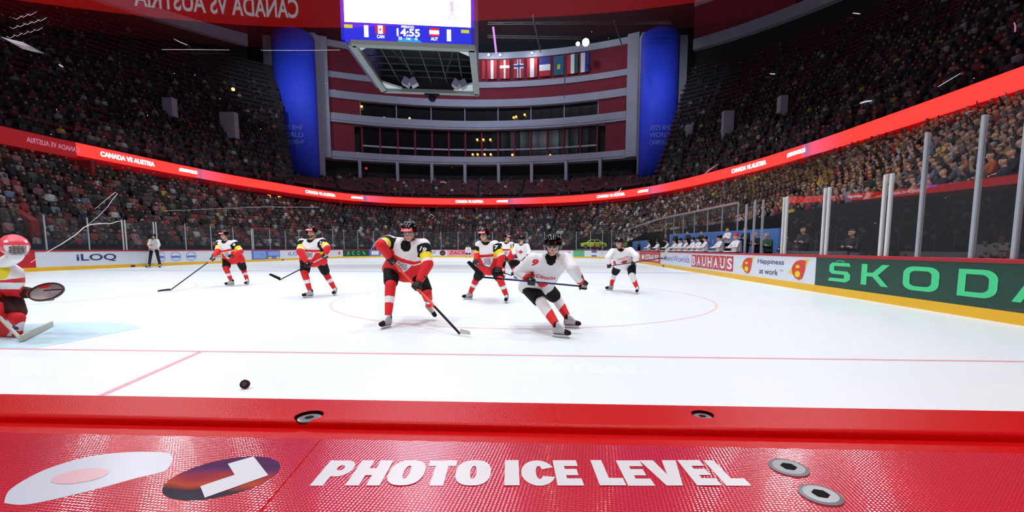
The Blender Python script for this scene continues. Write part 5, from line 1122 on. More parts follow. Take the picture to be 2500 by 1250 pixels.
# goaltender at the left edge
def goalie():
    D = 5.9; root = thing('person', 'goaltender in red mask and pads crouching at the left edge, catching glove held out', 'person', (at(10, 700, D).x, D, 0))
    P = lambda x, y, d=0: at(x, y, D+d)
    head = P(36, 607, -.62); fwd = Vector((.86, -.45, -.12)).normalized(); Z = Vector((0, 0, 1)); hr = fwd.cross(Z).normalized(); hu = hr.cross(fwd); HF = frame(hr, fwd, hu)
    neck = P(2, 648, -.38); shR = P(14, 662, -.35); shL = P(-70, 672, .25); pel = P(-60, 760, .35); elR = P(34, 712, -.1); hdR = P(84, 716, -.02); elL = P(-80, 735, -.1); hdL = P(-10, 765, -.35)
    H = head_hulls(head, HF)+[[(neck, .07), (head-hu*.05, .055)], [(shL, .07), (shR, .07), (pel, .13)], cap(shR, .06, elR, .045), cap(elR, .045, hdR, .035), cap(shL, .06, elL, .045), cap(elL, .045, hdL, .035)]
    kR, kL = P(38, 770, -.2), P(-110, 775, -.1); fR, fL = P(-30, 815, .45), P(-190, 815, .45)
    H += [cap(pel, .12, kR, .07), cap(kR, .065, fR, .05), cap(pel, .12, kL, .07), cap(kL, .065, fL, .05)]
    blob('body', H, .012, lambda C: head_zone(C, head, HF), ('skin', 'hair', 'white', 'lip', 'beard'), root, 1)
    up = (neck-pel).normalized()
    RM = np.array(CM)
    def cv(C): return (np.asarray(C)-np.array(EYE)) @ RM
    def xx_(C): q = cv(C); return PX0-FPX*q[:, 0]/q[:, 2]
    def yy_(C): q = cv(C); return PY0+FPX*q[:, 1]/q[:, 2]
    def jz(C):
        yy = yy_(C); o = np.full(len(C), 1, 'i'); o[yy < 681-.12*(xx_(C)-30)] = 0; o[(yy > 690) & (yy < 706)] = 0
        da, ta = segt(C, shR, elR); ab, tb = segt(C, elR, hdR); arm = (np.minimum(da, ab) < .14) & (xx_(C) > 50) & (yy > 672); o[arm] = 1
        dn = np.hypot((xx_(C)+2)*.9, yy-660); o[dn < 24] = 3; o[(ab < .085) & (tb > .5)] = 4; return o
    blob('jersey', [[(neck, .11), (P(38, 666, -.45), .085), (P(30, 690, -.2), .12), (shR, .12)], [(shL, .13), (shR, .13), (neck, .1), (P(2, 690, -.08), .17), (P(-60, 700, .1), .2)], [(P(2, 690, -.08), .17), (P(-60, 700, .1), .2), (P(0, 745, 0), .17), (pel, .2)], cap(shR, .12, elR, .1), cap(elR, .1, hdR, .07), cap(shL, .12, elL, .1), cap(elL, .1, hdL, .07)], .013, jz, ('a_white', 'a_red', 'black', 'a_yellow', 'goalie_dark'), root, 2)
    blob('neck_guard', [[(neck, .085), (head-hu*.10, .075)]], .012, None, ('a_white',), root, 2)
    # dark padded pants
    blob('goalie_pants', [[(P(34, 735, -.12), .10), (P(42, 762, -.18), .10), (P(-20, 760, .1), .18)], [(P(-20, 760, .1), .17), (kL, .12)]], .013, None, ('goalie_dark',), root, 2)
    # leg pads
    def pz(c0, c1):
        def z(C):
            o = np.zeros(len(C), 'i'); d, t = segt(C, c0, c1); x = C-np.array(P(38, 800, -.3)); u = x[:, 0]; v = x[:, 2]
            o[(np.abs(u*.7-v-.01) < .028) & (C[:, 1] < c0[1]+.2)] = 1; o[(np.abs(u*.9+v*.9) < .028)] = 1; o[np.hypot(u, v) < .035] = 2; return o
        return z
    pA, pB = P(42, 778, -.28), P(8, 822, -.18)
    blob('leg_pad', [[(P(46, 775, -.28), .07), (P(44, 812, -.25), .045), (P(-60, 810, .05), .11), (P(-60, 775, .05), .11)], [(P(44, 812, -.25), .05), (P(-60, 818, 0), .08), (P(-140, 818, .2), .1)]], .012, pz(tuple(pA), tuple(pB)), ('a_red', 'a_white', 'ad_navy'), root, 2)['label'] = 'red leg pad with white cross stripes'
    # mask
    mk('mask_brown', (.50, .40, .38), .7)  # greyish brown of the face zone behind the cage
    mh = [[(head+hu*.04-fwd*.02, .14), (head+hu*.03+fwd*.02, .132)], [(head+fwd*.05-hu*.07, .075), (head+hu*.02+fwd*.03, .11)], [(head+fwd*.075-hu*.10, .045), (head+fwd*.02-hu*.06, .08)]]
    def mz(C):
        L = (C-np.array(head)) @ np.array(HF); o = np.zeros(len(C), 'i'); y, z = L[:, 1], L[:, 2]; o[(y > .09) & (z < .055)] = 1; o[(z < -.03)] = 1; o[(np.sin(y*60+z*30)+np.sin(z*80) > 1.25)] = 1
        o[(y > .095) & (z < .045) & (z > -.05) & (np.abs(L[:, 0]) < .07)] = 2; return o
    mk_ = blob('goalie_mask', mh, .010, mz, ('helmet_red', 'a_white', 'mask_brown'), root, 2); mk_['label'] = 'red and white painted mask'
    cg = MB(); Q = lambda x, y, z: head+HF @ Vector((x, y, z))
    for z in (.05, .03, .01, -.012, -.035, -.058): cg.tube([Q(.10, .06, z), Q(.07, .125-abs(z)*.1, z), Q(0, .162-abs(z)*.1, z), Q(-.07, .125-abs(z)*.1, z), Q(-.10, .06, z)], .0035, 6)
    for x in (-.05, -.018, .018, .05): cg.tube([Q(x, .14, .055), Q(x, .158, .0), Q(x, .14, -.065)], .0035, 6)
    cg.build('mask_cage', 'steel', mk_, True)
    # neck guard pale
    # catching glove: oval trapper with pocket
    g0 = P(112, 712, -.35); ax = (P(155, 708, -.32)-P(65, 708, -.3)).normalized(); nz = Vector((0, 0, 1)); nn = ax.cross(nz).normalized()
    if nn.y > 0: nn = -nn
    tv = Vector((0, .62, .78)); nn = ax.cross(tv).normalized()
    if nn.y > 0: nn = -nn
    def oval(rx, rz, dep, dy=0): return [g0+ax*(rx*math.cos(a))+tv*(rz*math.sin(a))+nn*dy for a in np.linspace(0, 2*PI, 32, endpoint=False)]
    rim = MB(); rim.tube(oval(.235, .135, 0)+oval(.235, .135, 0)[:1], .011, 8, False); gl = rim.build('catching_glove', 'goalie_dark', root, True); gl['label'] = 'catching glove with pale grey pocket'
    vs, fs = [], []; n = 32
    for j in range(7):
        f = 1-j/6; vs += [p for p in [g0+ax*(.235*f*math.cos(a))+tv*(.135*f*math.sin(a))-nn*(.05*(1-f*f)) for a in np.linspace(0, 2*PI, n, endpoint=False)]]
    for j in range(6):
        for i in range(n): fs.append((j*n+i, j*n+(i+1) % n, (j+1)*n+(i+1) % n, (j+1)*n+i))
    pk = link('glove_pocket', mesh('pocket', vs, fs, True), 'leather_grey', gl); so = pk.modifiers.new('s', 'SOLIDIFY'); so.thickness = .02
    MB().tube([g0-ax*.02+nn*.01+tv*.01, g0+ax*.1+nn*.015+tv*.02, g0+ax*.225+nn*.01+tv*.03], .009, 8).build('glove_lacing', 'goalie_dark', gl, True)
    blob('glove_thumb', [cap(g0-ax*.19+tv*.09-nn*.05, .05, g0+ax*.02+tv*.13-nn*.04, .028), cap(g0-ax*.26-nn*.06, .06, g0-ax*.1-nn*.13, .06)], .011, None, ('a_red',), gl, 2)
    for i in range(4):                    # finger ridges on the back of the glove
        q = g0-nn*.085-ax*.07+tv*(.07-.045*i); MB().tube([q-ax*.12, q-nn*.015, q+ax*.12, q+ax*.17+nn*.03], [.017, .019, .017, .012], 8).build('glove_finger', 'goalie_dark', gl, True)
    # blocker hand and stick
    blob('blocker', [[(hdL+Vector((-.1, 0, .12)), .04), (hdL+Vector((.06, 0, .12)), .04), (hdL+Vector((-.1, 0, -.1)), .04), (hdL+Vector((.06, 0, -.1)), .04)]], .013, None, ('a_red',), root, 1)
    st = thing('goalie_stick', 'broad pale goaltender stick lying low in the blue crease at the left', 'hockey stick', P(60, 822, -.3))
    a = ground(50, 827, .05); b = ground(127, 790, .045); d = (b-a).normalized(); mb = MB(); mb.bar(a, b, .03, .075, up=(0, 0, 1)); mb.build('blade', 'tape', st)
    MB().bar(a, hdL, .028, .03).build('shaft', 'tape', st)
goalie()

# puck
pc = ground(598, 938, .04); t = thing('puck', 'black rubber puck tilted on the ice in the near foreground', 'puck', pc)
m_ = MB(); m_.tube([(0, 0, -.0127), (0, 0, -.0115), (0, 0, .0115), (0, 0, .0127)], [.0355, .038, .038, .0355], 32); o = m_.build('rubber_disc', 'black', t, True, True); o.rotation_euler = (R(62), R(20), 0)
m_ = MB(); m_.tube([(0, 0, .0127), (0, 0, .0131)], .02, 24); o = m_.build('printed_badge', 'ad_dark', t, False, True); o.rotation_euler = (R(62), R(20), 0)
# ------------------------------------------------------------ team bench, staff
def simple_person(kind, seed, vox=.02, stand=True):
    """mesh in local space: feet or seat at z = 0, facing -Y. slots: top, skin, hair, trousers, extra"""
    r = random.Random(seed); hz = 1.62 if stand else .72; hips = .92 if stand else .05
    c = Vector((r.uniform(-.02, .02), -.03, hz)); F = frame(Vector((-1, 0, 0)), Vector((r.uniform(-.3, .3), -1, -.15)).normalized(), Vector((0, 0, 1)))
    Fx = F.col[1].cross(Vector((0, 0, 1))).normalized(); F = frame(Fx, F.col[1].copy(), Fx.cross(F.col[1]))
    nk = Vector((0, 0, hz-.16)); sw = .19; sl, sr = Vector((-sw, 0, hz-.22)), Vector((sw, 0, hz-.22)); pl = Vector((0, .02, hips))
    H = head_hulls(c, F)+[[(nk, .055), (c-Vector((0, 0, .05)), .05)], [(sl, .065), (sr, .065), (nk-Vector((0, 0, .03)), .06), (Vector((0, -.03, hz-.38)), .14), (pl+Vector((-.1, 0, .02)), .12), (pl+Vector((.1, 0, .02)), .12)]]
    arms = []
    for s, sh in ((-1, sl), (1, sr)):
        m = r.choice(['lap', 'lap', 'cross', 'up', 'clap']) if not stand else r.choice(['cross', 'down', 'cross'])
        if kind == 'bench': m = 'rail'
        e, h = {'lap': ((.27, -.08, hz-.48), (.14, -.3, hz-.55)), 'cross': ((.27, -.1, hz-.46), (-.05, -.2, hz-.42)), 'up': ((.33, -.12, hz-.2), (.24, -.2, hz+.1)), 'clap': ((.26, -.18, hz-.42), (.03, -.33, hz-.25)), 'down': ((.26, .02, hz-.5), (.26, -.05, hz-.75)), 'rail': ((.3, -.14, hz-.42), (.12, -.34, hz-.44))}[m]
        e, h = Vector((e[0]*s, e[1], e[2])), Vector((h[0]*s, h[1], h[2])); arms.append((sh, e, h)); H += [cap(sh, .062, e, .05), cap(e, .05, h, .036), cap(h, .04, h+(h-e).normalized()*.06, .03)]
        if kind != 'low':
            for k in range(4): d = (h-e).normalized(); q = h+d*.06+Vector((0, 0, (k-1.5)*.02)); H.append(cap(q, .011, q+d*.05, .009))
    legs = []
    for s in (-1, 1):
        if stand: k, a = Vector((.11*s, 0, .48)), Vector((.13*s, .02, .06)); toe = Vector((.14*s, -.15, .035))
        else: k, a = Vector((.13*s, -.42, .08)), Vector((.13*s, -.44, -.34)); toe = Vector((.13*s, -.56, -.36))
        hp = pl+Vector((.1*s, 0, 0)); H += [cap(hp, .1, k, .068), cap(k, .066, a, .045), cap(a, .045, toe, .032)]
    def z(C):
        o = np.zeros(len(C), 'i'); hz_ = head_zone(C, c, F); Lc = (C-np.array(c)); near = (np.linalg.norm(Lc, axis=1) < .155) & (Lc[:, 2] > -.16)
        o[near] = np.array((1, 2, 1, 1, 1))[hz_][near]
        for sh, e, h in arms: d, t = segt(C, e, h+(h-e).normalized()*.1); o[(d < .07) & (t > .82)] = 1
        low = C[:, 2] < hips+(.02 if stand else .06); o[low & (o == 0)] = 3; return o
    ob = blob('spect', H, vox, z, (), None, 1); me = ob.data; bpy.data.objects.remove(ob); return me
def objcol(name, rough=.85):
    m = bpy.data.materials.new(name); m.use_nodes = True; nt = m.node_tree; b = nt.nodes['Principled BSDF']; i = nt.nodes.new('ShaderNodeObjectInfo'); nt.links.new(i.outputs['Color'], b.inputs['Base Color']); b.inputs['Roughness'].default_value = rough; M[name] = m
objcol('cloth_by_object'); mk('hair_blond', (.55, .42, .26), .9); mk('hair_grey', (.5, .48, .47), .9); mk('jeans', (.14, .16, .22), .9); mk('skin_b', (.72, .52, .42), .6)
def set_mats(me, ms):
    for m in ms: me.materials.append(M[m])
    return me
SEAT = [set_mats(simple_person('low', 20+i, .030, False), ('cloth_by_object', 'skin' if i % 3 else 'skin_b', ('hair', 'hair_blond', 'hair_grey', 'hair')[i % 4], 'jeans')) for i in range(7)]
# bench players
bm_ = set_mats(simple_person('bench', 5, .018, False), ('c_white', 'skin', 'black_gloss', 'black'))
t0 = None
bx = [1585, 1606, 1630, 1648, 1661, 1676, 1692, 1706, 1722, 1757, 1797]
XB = XR+.62
what = ['leftmost player on the team bench, next to the blue panel', 'second player from the left on the team bench', 'third player from the left on the team bench', 'fourth player from the left on the team bench', 'fifth player from the left on the team bench', 'middle player on the team bench', 'fifth player from the right on the team bench', 'fourth player from the right on the team bench', 'bench player left of the gap in front of the blue wall', 'bench player sitting alone in the gap right of the group', 'rightmost bench player with a reddish cap']
for i, px in enumerate(bx):
    P = at_x(px, 600, XB+.1*(i % 2)); root = thing('person', 'person in white jersey, '+what[i], 'person', (P.x, P.y, .98), 'players on the team bench')
    root.rotation_euler = (0, 0, R(-90)+.15*math.sin(i*2.1)); root.scale = (1.1, 1.1, 1.1); b = bpy.data.objects.new('body', bm_); COL.objects.link(b); b.parent = root
    if i != 10:
        c = Vector((0, -.03, .72)); hm = MB(); hm.ball((0, -.02, .765), .125, 8, (.86, 1.0, .86)); hh = hm.build('helmet', 'black_gloss', root, True, True); 
    else: MB().ball((0, -.02, .785), .11, 8, (.9, 1, .75)).build('cap', 'a_red', root, True, True)
MB().box((XR+.95, (RS(1590)+RS(1810))/2+YN+RN, .72), (.4, abs(RS(1590)-RS(1810))+1.2, .1)).build('team_bench', 'seat_red'); tag(COL.objects[-1], 'long bench the white-shirted players sit on behind the right boards', 'bench')
MB().box((XR+1.7, 27.5, .35), (2.9, 27, .7)).build('bench_floor', 'dark')['kind'] = 'structure'
ST = [set_mats(simple_person('staff', 50+i, .02, True), ('cloth_by_object', 'skin', ('hair', 'hair_grey', 'hair')[i], 'black')) for i in range(3)]
def stand(px, py_head, X, colr, label, mi=0, grp=None, D=None):
    P = at_x(px, py_head, X) if D is None else at(px, py_head, D); z = P.z-1.70
    root = thing('person', label, 'person', (P.x, P.y, z), grp); root.rotation_euler = (0, 0, R(-75)); b = bpy.data.objects.new('body', ST[mi]); COL.objects.link(b); b.parent = root; b.color = (*lin(colr), 1); return root
XC = XR+1.55
for px, py, c, lb in ((1627, 573, (.1, .1, .16), 'leftmost coach in dark suit standing behind the team bench'), (1650, 568, (.09, .1, .17), 'coach in dark jacket standing second from the left behind the team bench'), (1680, 565, (.1, .12, .2), 'coach in dark suit with pale shirt behind the middle of the team bench'), (1714, 565, (.07, .14, .14), 'coach in dark green jacket left of the blue wall gap'),
                      (1778, 557, (.88, .88, .9), 'trainer in white top standing by the end of the blue wall'), (1822, 556, (.1, .1, .16), 'man in dark clothes standing right of the team bench'), (1848, 568, (.08, .08, .11), 'bald man in dark suit right of the team bench'), (1876, 570, (.1, .3, .24), 'grey-haired man with green top beside the twin white posts'),
                      (1560, 590, (.06, .06, .08), 'person in black standing in front of the blue panel left of the bench')):
    stand(px, py, XC, c, 'person, '+lb, 1 if px in (1848, 1876) else 0, 'staff behind the team bench')
for px, py, c, lb in ((1920, 577, (.1, .1, .12), 'pale-faced person in black behind the glass above the letter S'), (1963, 556, (.12, .11, .13), 'big blond person in dark jacket behind the glass, right of the twin posts'), (1948, 590, (.1, .08, .1), 'small person in dark clothes behind the glass beside the blond one'), (2082, 562, (.08, .08, .1), 'person in black in the dark gap behind the glass above the letter K')):
    stand(px, py, XR+1.3, c, 'person, '+lb, 2, 'onlookers behind the right glass')
for px, py, c, lb in ((1452, 592, (.85, .08, .1), 'in red top beside the lime car'), (1464, 594, (.5, .35, .35), 'in brown top right of the red one by the lime car'), (1476, 596, (.3, .2, .25), 'in dark top furthest right by the lime car')):
    stand(px, py, 0, c, 'person '+lb, 0, 'people in front of the lime car', D=60.2)
# blue wall, benches glass, rail
def xwall(x, px0, px1, z0, z1, name, m, label, cat, th=.1):
    y0, y1 = sorted((at_x(px0, 600, x).y, at_x(px1, 600, x).y)); o = MB().box((x+th/2, (y0+y1)/2, (z0+z1)/2), (th, y1-y0, z1-z0)).build(name, m); return tag(o, label, cat), y0, y1
t = thing('bench_back_wall', 'light blue wall behind the team bench', 'partition', (XR+2.1, 25, .7))
y0, y1 = at_x(1898, 600, XR+2.1).y, at_x(1634, 600, XR+2.1).y
MB().add([(XR+2.1+dx, y, z) for dx in (0, .1) for y, z in ((y0, .68), (y1, .68), (y1, 2.42), (y0, 2.12))], [(0, 1, 2, 3), (7, 6, 5, 4), (0, 4, 5, 1), (1, 5, 6, 2), (2, 6, 7, 3), (3, 7, 4, 0)]).build('panel', 'bench_blue', t)
v, f = fit(join2(*[rect2(i*1.3, (i % 3)*.2, i*1.3+.7, .6+(i % 2)*.3) for i in range(22)]), y1-1, 1.5, y0+1, 1.95); link('pale_mark', mesh('l', [(XR+2.094, y, z) for y, z in v], f), 'ad_blue', t)
t = thing('bench_side_wall', 'separate light blue panel left of the team bench', 'partition', (XR+2.1, 45, .7))
y0b, y1b = at_x(1582, 600, XR+2.1).y, at_x(1520, 600, XR+2.1).y; MB().box((XR+2.15, (y0b+y1b)/2, 1.35), (.1, y1b-y0b, 1.5)).build('panel', 'bench_blue', t)
t = thing('bench_canopy', 'glass screen with sloping pale top rail above the blue wall behind the bench', 'glass screen', (XR+2.3, 30, 2.1))
ya, yb = at_x(1802, 495, XR+2.3), at_x(1612, 534, XR+2.3); yc = at_x(1475, 565, XR+2.3)
MB().bar(ya, yb, .14, .12).build('top_rail', 'rail', t)
MB().bar(yb, (yb.x, min(yc.y, 60), yb.z-.25), .1, .1).build('top_rail', 'post_grey', t)
m_ = MB(); d = Vector((.9, 0, -.35)); m_.add([ya, yb, yb+d, ya+d], [(0, 1, 2, 3)]); m_.build('sloping_pane', 'rail_glass', t)
m_ = MB(); m_.add([(ya.x, ya.y, 2.12), (yb.x, yb.y, 2.12), yb, ya], [(0, 1, 2, 3)]); m_.build('pane', 'clear_glass', t)
for px in (1625, 1645, 1668, 1695, 1727, 1762, 1800):
    P = at_x(px, 560, XR+2.3); MB().bar((P.x, P.y, 2.1), (P.x, P.y, ya.z+(yb.z-ya.z)*(P.y-ya.y)/(yb.y-ya.y)), .06, .06).build('post', 'post_grey', t)
for i, (px, ytop) in enumerate(((1818, 498), (1838, 490), (1858, 487))):
    P = at_x(px, 606, XR+.5+.3*i); T = at_x(px+8, ytop, XR+.5+.3*i)
    o = MB().bar((P.x, P.y, .7), (P.x, P.y, T.z), .07, .07).build('glass_post', 'post_grey'); tag(o, 'grey upright post at the near end of the team bench, %s from the left' % ordinal(i), 'post', 'posts at the end of the bench')
# lower wall of the right stand (dark), with red lettered strip and modelled glass reflections inside
t = thing('lettered_strip', 'red strip with pale letters low behind the right edge glass', 'led screen', (XR+8, 15, 3))
XW = XR+4.6
def wz(px, py): return at_x(px, py, XW)
A_, B_ = wz(2362, 457), wz(2560, 440)
ysx = [at_x(px, 460, XW).y for px in (1990, 2560)]
m_ = MB(); q = [wz(2362, 471), wz(2560, 457), wz(2560, 425), wz(2362, 443)]; m_.add([p+Vector((-.02, 0, 0)) for p in q]+[p+Vector((.08, 0, 0)) for p in q], [(0, 1, 2, 3), (7, 6, 5, 4), (0, 4, 5, 1), (1, 5, 6, 2), (2, 6, 7, 3), (3, 7, 4, 0)]); m_.build('screen_strip', 'dim_red', t)
v, f = fit(flat_text('FEEL THE', .03), 0, 0, 1, 1); a_, b_, c_ = wz(2372, 468), wz(2530, 456), wz(2372, 447)
link('lettering', mesh('l', [a_+(b_-a_)*u+(c_-a_)*w2+Vector((-.04, 0, 0)) for u, w2 in v], f), 'dim_white', t)
for i, (x0, y0_, x1, y1_) in enumerate(((2367, 551, 2378, 549), (2386, 548, 2466, 538), (2474, 537, 2520, 535))):  # glowing tubes put in for reflections in the glass
    a, b = wz(x0, y0_)+Vector((-.3, 0, 0)), wz(x1, y1_)+Vector((-.3, 0, 0)); o = MB().tube([a, b], .045, 8).build('tube_reflection', 'tube_reflection'); tag(o, 'bluish tube reflection modelled behind the right glass, %s' % ['the short leftmost one', 'the long middle one', 'the one at the picture edge'][i], 'light tube', 'tube reflections behind the right glass')
P = wz(2303, 615); o = MB().box((P.x-.3, P.y, 1.6), (.5, .75, 3.2)).build('banner_reflection', 'banner_blue'); tag(o, 'deep blue block modelling a banner reflection behind the right glass', 'pillar')  # solid block put in for the blue banner's reflection in the glass

# lime car on the green platform
def car():
    c = at(1449, 596, 61.6); t = thing('car', 'lime green car displayed beyond the far right corner of the rink', 'car', (c.x, c.y, 1.2)); t.scale = (.86, .86, .86)
    L, W = 4.1, 1.75; prof = [(-L/2, .35), (-L/2, .75), (-L/2+.25, .95), (-1.15, 1.02), (-.55, 1.45), (.7, 1.48), (1.35, 1.02), (L/2-.1, .92), (L/2, .6), (L/2, .32)]
    vs = [(x*.98, s*W/2*(1 if z < 1.05 else .78), z) for s in (-1, 1) for x, z in prof]; n = len(prof); m = MB(); m.add(vs, [tuple(range(n-1, -1, -1)), tuple(range(n, 2*n))]+[(k, (k+1) % n, n+(k+1) % n, n+k) for k in range(n)]); b = m.build('body', 'lime', t, local=True); bevel(b, .06)
    for nm, q in (('side_window', [(-1.0, 1.06), (-.5, 1.40), (.05, 1.42), (.05, 1.06)]), ('side_window', [(.12, 1.06), (.12, 1.42), (.68, 1.42), (1.15, 1.06)])):
        for s in (-1, 1): link(nm, mesh('w', [(x, s*(W/2*.80+.04+(1.42-z)*.35), z) for x, z in q], [(0, 1, 2, 3)]), 'facade_glass', t, True)
    for x in (-1.3, 1.3):
        for s in (-1, 1): wv = MB(); wv.tube([(x, s*(W/2-.2), .33), (x, s*(W/2+.02), .33)], .33, 18); wo = wv.build('wheel', 'tyre', t, local=True); MB().tube([(x, s*(W/2+.02), .33), (x, s*(W/2+.04), .33)], .2, 12).build('wheel_rim', 'steel', wo, local=True)
    for s in (-.6, .6): MB().box((-L/2-.0, s, .78), (.06, .3, .14)).build('headlamp', 'white', t, local=True)
    o = MB().box((c.x, c.y, .6), (4.6, 2.0, 1.18)).build('display_platform', 'platform_green'); tag(o, 'green platform carrying the lime car', 'platform'); 
car()
# ------------------------------------------------------------ spectators
CLR = {'black': (.10, .10, .12), 'dark blue': (.12, .15, .26), 'grey': (.40, .41, .44), 'red': (.70, .10, .14), 'white': (.85, .85, .87), 'mustard': (.62, .50, .16), 'brown': (.36, .26, .21), 'beige': (.66, .56, .48), 'pale blue': (.48, .58, .72), 'yellow': (.92, .82, .15), 'orange': (.75, .33, .15), 'pink': (.80, .50, .56)}
seats = []
def occupied(th, tier, i, r):
    P = pol(th, r); x, y = P.x, P.y; thn = (th+PI) % (2*PI)-PI
    if tier == 'low':
        aisle = abs(((thn*180/PI/9.0) % 1)-.5) < .035
        if i > 13 and .75 < thn < 2.5: return .12
        return (.94 if is_right(th) > .5 else .80) if not aisle else .03
    far_ = A_BR-.03 < thn < A_BL+.03
    if far_: return .06
    aisle = abs(((thn*180/PI/9.0) % 1)-.5) < .04
    return (.66 if i < 13 else .25 if i < 19 else .05) if not aisle else .03
def gen(tier, rowf, N, cut):
    for i in range(N-1):
        th = -1.25
        while th < 3.45:
            r, z = rowf(th, i); r += .42; P = pol(th, r, z); 
            if P.y > 2:
                px, py = proj(P)
                if -60 < px < 2560 and -60 < py < 640 and random.random() < occupied(th, tier, i, r): seats.append((tier, i, th, P, (P-EYE).length))
            th += .56/r
gen('low', low_row, 17, 0); gen('up', up_row, NU, 0)
def pick(P, tier):
    px, py = proj(P); right = P.x > 5
    if right and tier == 'low':
        if 1780 < px < 2030 and 410 < py < 490: ws = {'mustard': 8, 'yellow': 1.2, 'brown': 3, 'black': 3, 'beige': 2, 'grey': 1}
        else: ws = {'black': 7, 'brown': 4, 'grey': 3, 'beige': 4, 'dark blue': 3, 'white': 2.2, 'red': 1.2, 'mustard': 1.6, 'pink': 1, 'pale blue': .7, 'orange': .5, 'yellow': .25}
    elif P.y > 55: ws = {'black': 9, 'dark blue': 5, 'grey': 4, 'white': 1.6, 'red': 2.4, 'brown': 2, 'pink': 1, 'beige': 1, 'pale blue': .6, 'yellow': .15}
    else: ws = {'black': 9, 'dark blue': 4, 'grey': 3, 'white': 1.5, 'red': 4.2, 'brown': 2.4, 'pink': 1.6, 'beige': 1, 'orange': .5, 'yellow': .3, 'pale blue': .4}
    k = list(ws); return random.choices(k, [ws[q] for q in k])[0]
def in_view(s):
    px, py = proj(s[3]+Vector((0, 0, .5))); return -10 < px < 2510 and -5 < py < 600 and s[3].y > 3
cand = sorted([s for s in seats if in_view(s)], key=lambda s: s[4]); IND = cand[:300]; ids = set(id(s) for s in IND); rest = [s for s in seats if id(s) not in ids]
print('seats', len(seats), 'individual far limit', IND[-1][4])
ROWN = ['front', 'second', 'third', 'fourth', 'fifth', 'sixth', 'seventh', 'eighth', 'ninth', 'tenth', 'eleventh', 'twelfth', 'thirteenth', 'fourteenth', 'fifteenth', 'sixteenth', 'top']
def zone_of(P):
    px, py = proj(P)
    for lim, nm in ((1830, 'above the team bench'), (1950, 'above the bench end'), (2080, 'above the letter S'), (2180, 'above the letter K'), (2290, 'above the letter O'), (2420, 'above the letter D'), (9999, 'at the right picture edge')):
        if px < lim: return nm
for s in IND:
    tier, i, th, P, d = s; c = pick(P, tier); k = random.randrange(7); lab = 'spectator in %s top, %s row of right stand, %s' % (c, ROWN[i], zone_of(P)) if tier == 'low' else 'spectator in %s top in the upper stand, %s row, %s' % (c, ROWN[min(i, 16)], zone_of(P))
    o = bpy.data.objects.new('person', SEAT[k]); COL.objects.link(o); o.location = P+Vector((0, 0, .42)); o.rotation_euler = (0, 0, th-PI/2+random.uniform(-.3, .3)+PI*0)
    q = CLR[c]; j = random.uniform(.4, .95); o.color = (*[min(1, x*j) for x in lin(q)], 1); o.scale = (1, 1, random.uniform(.94, 1.06)); tag(o, lab, 'person', lab.replace('spectator', 'spectators'))
# the remaining crowd as one object
def lowpoly():
    m = MB(); t = []
    def add(f, slot): n0 = len(m.v); f(); t.extend([slot]*(len(m.v)-n0))
    add(lambda: m.add([(-.22, .1, .52), (.22, .1, .52), (.22, -.1, .5), (-.22, -.1, .5), (-.19, .12, 0), (.19, .12, 0), (.19, -.14, 0), (-.19, -.14, 0), (0, 0, .6)], [(0, 4, 7, 3), (3, 7, 6, 2), (2, 6, 5, 1), (1, 5, 4, 0), (0, 3, 8), (3, 2, 8), (2, 1, 8), (1, 0, 8)]), 0)
    add(lambda: m.add([(-.25, .02, .48), (-.19, -.07, .5), (-.3, -.14, .18), (-.2, -.2, .18), (-.1, -.34, .14), (-.06, -.28, .2)], [(0, 2, 3, 1), (2, 4, 5, 3)]), 0)
    add(lambda: m.add([(.25, .02, .48), (.19, -.07, .5), (.3, -.14, .18), (.2, -.2, .18), (.1, -.34, .14), (.06, -.28, .2)], [(0, 1, 3, 2), (2, 3, 5, 4)]), 0)
    add(lambda: m.add([(-.2, .1, .06), (.2, .1, .06), (.2, -.45, .1), (-.2, -.45, .1), (-.2, -.45, -.35), (.2, -.45, -.35)], [(0, 1, 2, 3), (3, 2, 5, 4)]), 3)
    add(lambda: m.ball((0, -.02, .73), .115, 4, (.82, .95, 1.1)), 1)
    v = np.array(m.v, 'f'); T = np.array(t); hd = T == 1; T[hd & ((v[:, 2] > .78) | (v[:, 1] > .03))] = 2; return v, m.f, T
V, Fc, T = lowpoly(); nS = len(rest); nv = len(V); fl = [list(f) for f in Fc]; lens = np.array([len(f) for f in fl]); flat = np.array([i for f in fl for i in f])
VV = np.empty((nS, nv, 3), 'f'); CC = np.ones((nS, nv, 4), 'f'); hairs = np.array([lin(c) for c in ((.12, .09, .08), (.2, .15, .12), (.5, .4, .28), (.45, .44, .44), (.08, .08, .08), (.7, .1, .12), (.8, .8, .8))]); skins = np.array([lin(c) for c in ((.84, .64, .54), (.72, .52, .42), (.88, .7, .62))])
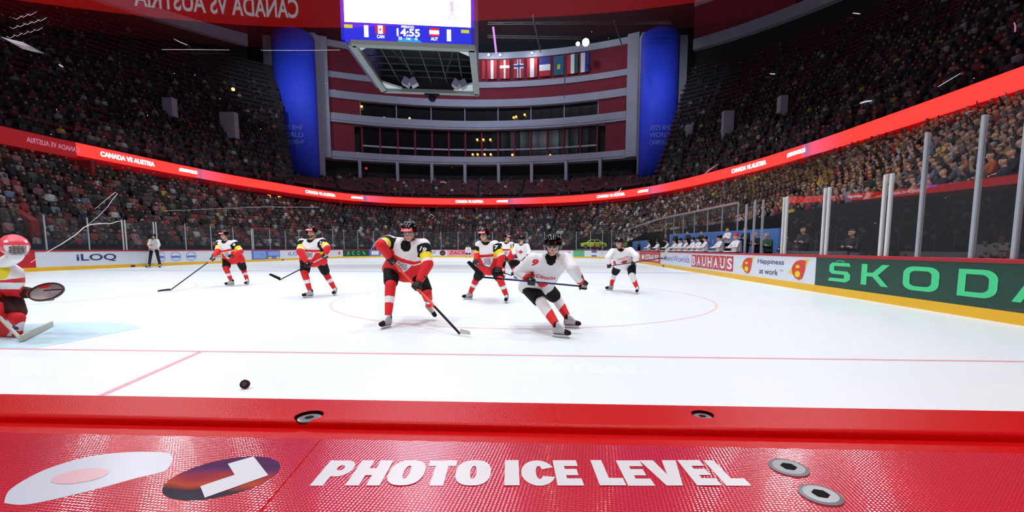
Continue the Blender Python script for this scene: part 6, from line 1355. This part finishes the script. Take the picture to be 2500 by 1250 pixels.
for n_, s in enumerate(rest):
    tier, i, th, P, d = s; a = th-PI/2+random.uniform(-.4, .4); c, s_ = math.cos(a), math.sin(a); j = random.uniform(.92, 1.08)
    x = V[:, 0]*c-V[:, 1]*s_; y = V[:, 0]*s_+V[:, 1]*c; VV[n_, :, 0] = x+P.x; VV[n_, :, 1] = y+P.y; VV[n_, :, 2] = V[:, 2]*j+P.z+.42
    k = pick(P, tier); q = np.array(lin(CLR[k])); q = (q*.75+q.mean()*.25)*random.uniform(.35, 1.0)*((.95 if P.x > 5 else .62) if tier == 'low' else .52); CC[n_, T == 0, :3] = q; CC[n_, T == 3, :3] = (.02, .022, .035); CC[n_, T == 1, :3] = skins[random.randrange(3)]; CC[n_, T == 1, :3] *= random.uniform(.28, .68)*(1 if tier == 'low' else .6); CC[n_, T == 2, :3] = hairs[random.choices(range(7), (4, 4, 2, 2, 4, .6, .6))[0]]  # tints darkened outside the right lower stand, dimmer light put into colour
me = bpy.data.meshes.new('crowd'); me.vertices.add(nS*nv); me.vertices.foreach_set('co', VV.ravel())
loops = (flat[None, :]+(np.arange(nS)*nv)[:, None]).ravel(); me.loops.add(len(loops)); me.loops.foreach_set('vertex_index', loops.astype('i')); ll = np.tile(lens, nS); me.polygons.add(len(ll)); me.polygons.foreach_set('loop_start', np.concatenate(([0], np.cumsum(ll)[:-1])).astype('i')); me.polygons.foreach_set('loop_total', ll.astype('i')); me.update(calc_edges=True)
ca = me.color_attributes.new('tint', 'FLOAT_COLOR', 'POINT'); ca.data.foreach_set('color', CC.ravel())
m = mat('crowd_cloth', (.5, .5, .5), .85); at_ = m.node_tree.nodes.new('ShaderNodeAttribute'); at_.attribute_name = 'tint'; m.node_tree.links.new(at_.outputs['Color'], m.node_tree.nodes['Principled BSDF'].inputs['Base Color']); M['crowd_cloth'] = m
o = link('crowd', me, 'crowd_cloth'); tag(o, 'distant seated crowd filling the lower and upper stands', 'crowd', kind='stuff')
# empty red and dark seats
sv, sf = [], []
def seatbox(P, th):
    c = math.cos(th-PI/2); s_ = math.sin(th-PI/2); n0 = len(sv)
    for (x, y, z) in ((-.22, .18, .42), (.22, .18, .42), (.22, .24, .85), (-.22, .24, .85), (-.22, -.22, .44), (.22, -.22, .44)): sv.append((P.x+x*c-y*s_, P.y+x*s_+y*c, P.z+z))
    sf.append((n0, n0+1, n0+2, n0+3)); sf.append((n0+4, n0+5, n0+1, n0))
for tier, rowf, N in (('low', low_row, 17), ('up', up_row, NU)):
    for i in range(N-1):
        th = -1.25
        while th < 3.45:
            r, z = rowf(th, i); r += .5; P = pol(th, r, z)
            if abs(((((th+PI) % (2*PI)-PI)*180/PI/9.0) % 1)-.5) > .05 and P.y > 2: seatbox(P, th)
            th += .56/r
o = link('stadium_seats', mesh('stadium_seats', sv, sf), noisy(mk('seat_mix', (.30, .09, .14), .8), .35, .8)); tag(o, 'rows of dark red folding seats in all the stands', 'seat', kind='stuff')
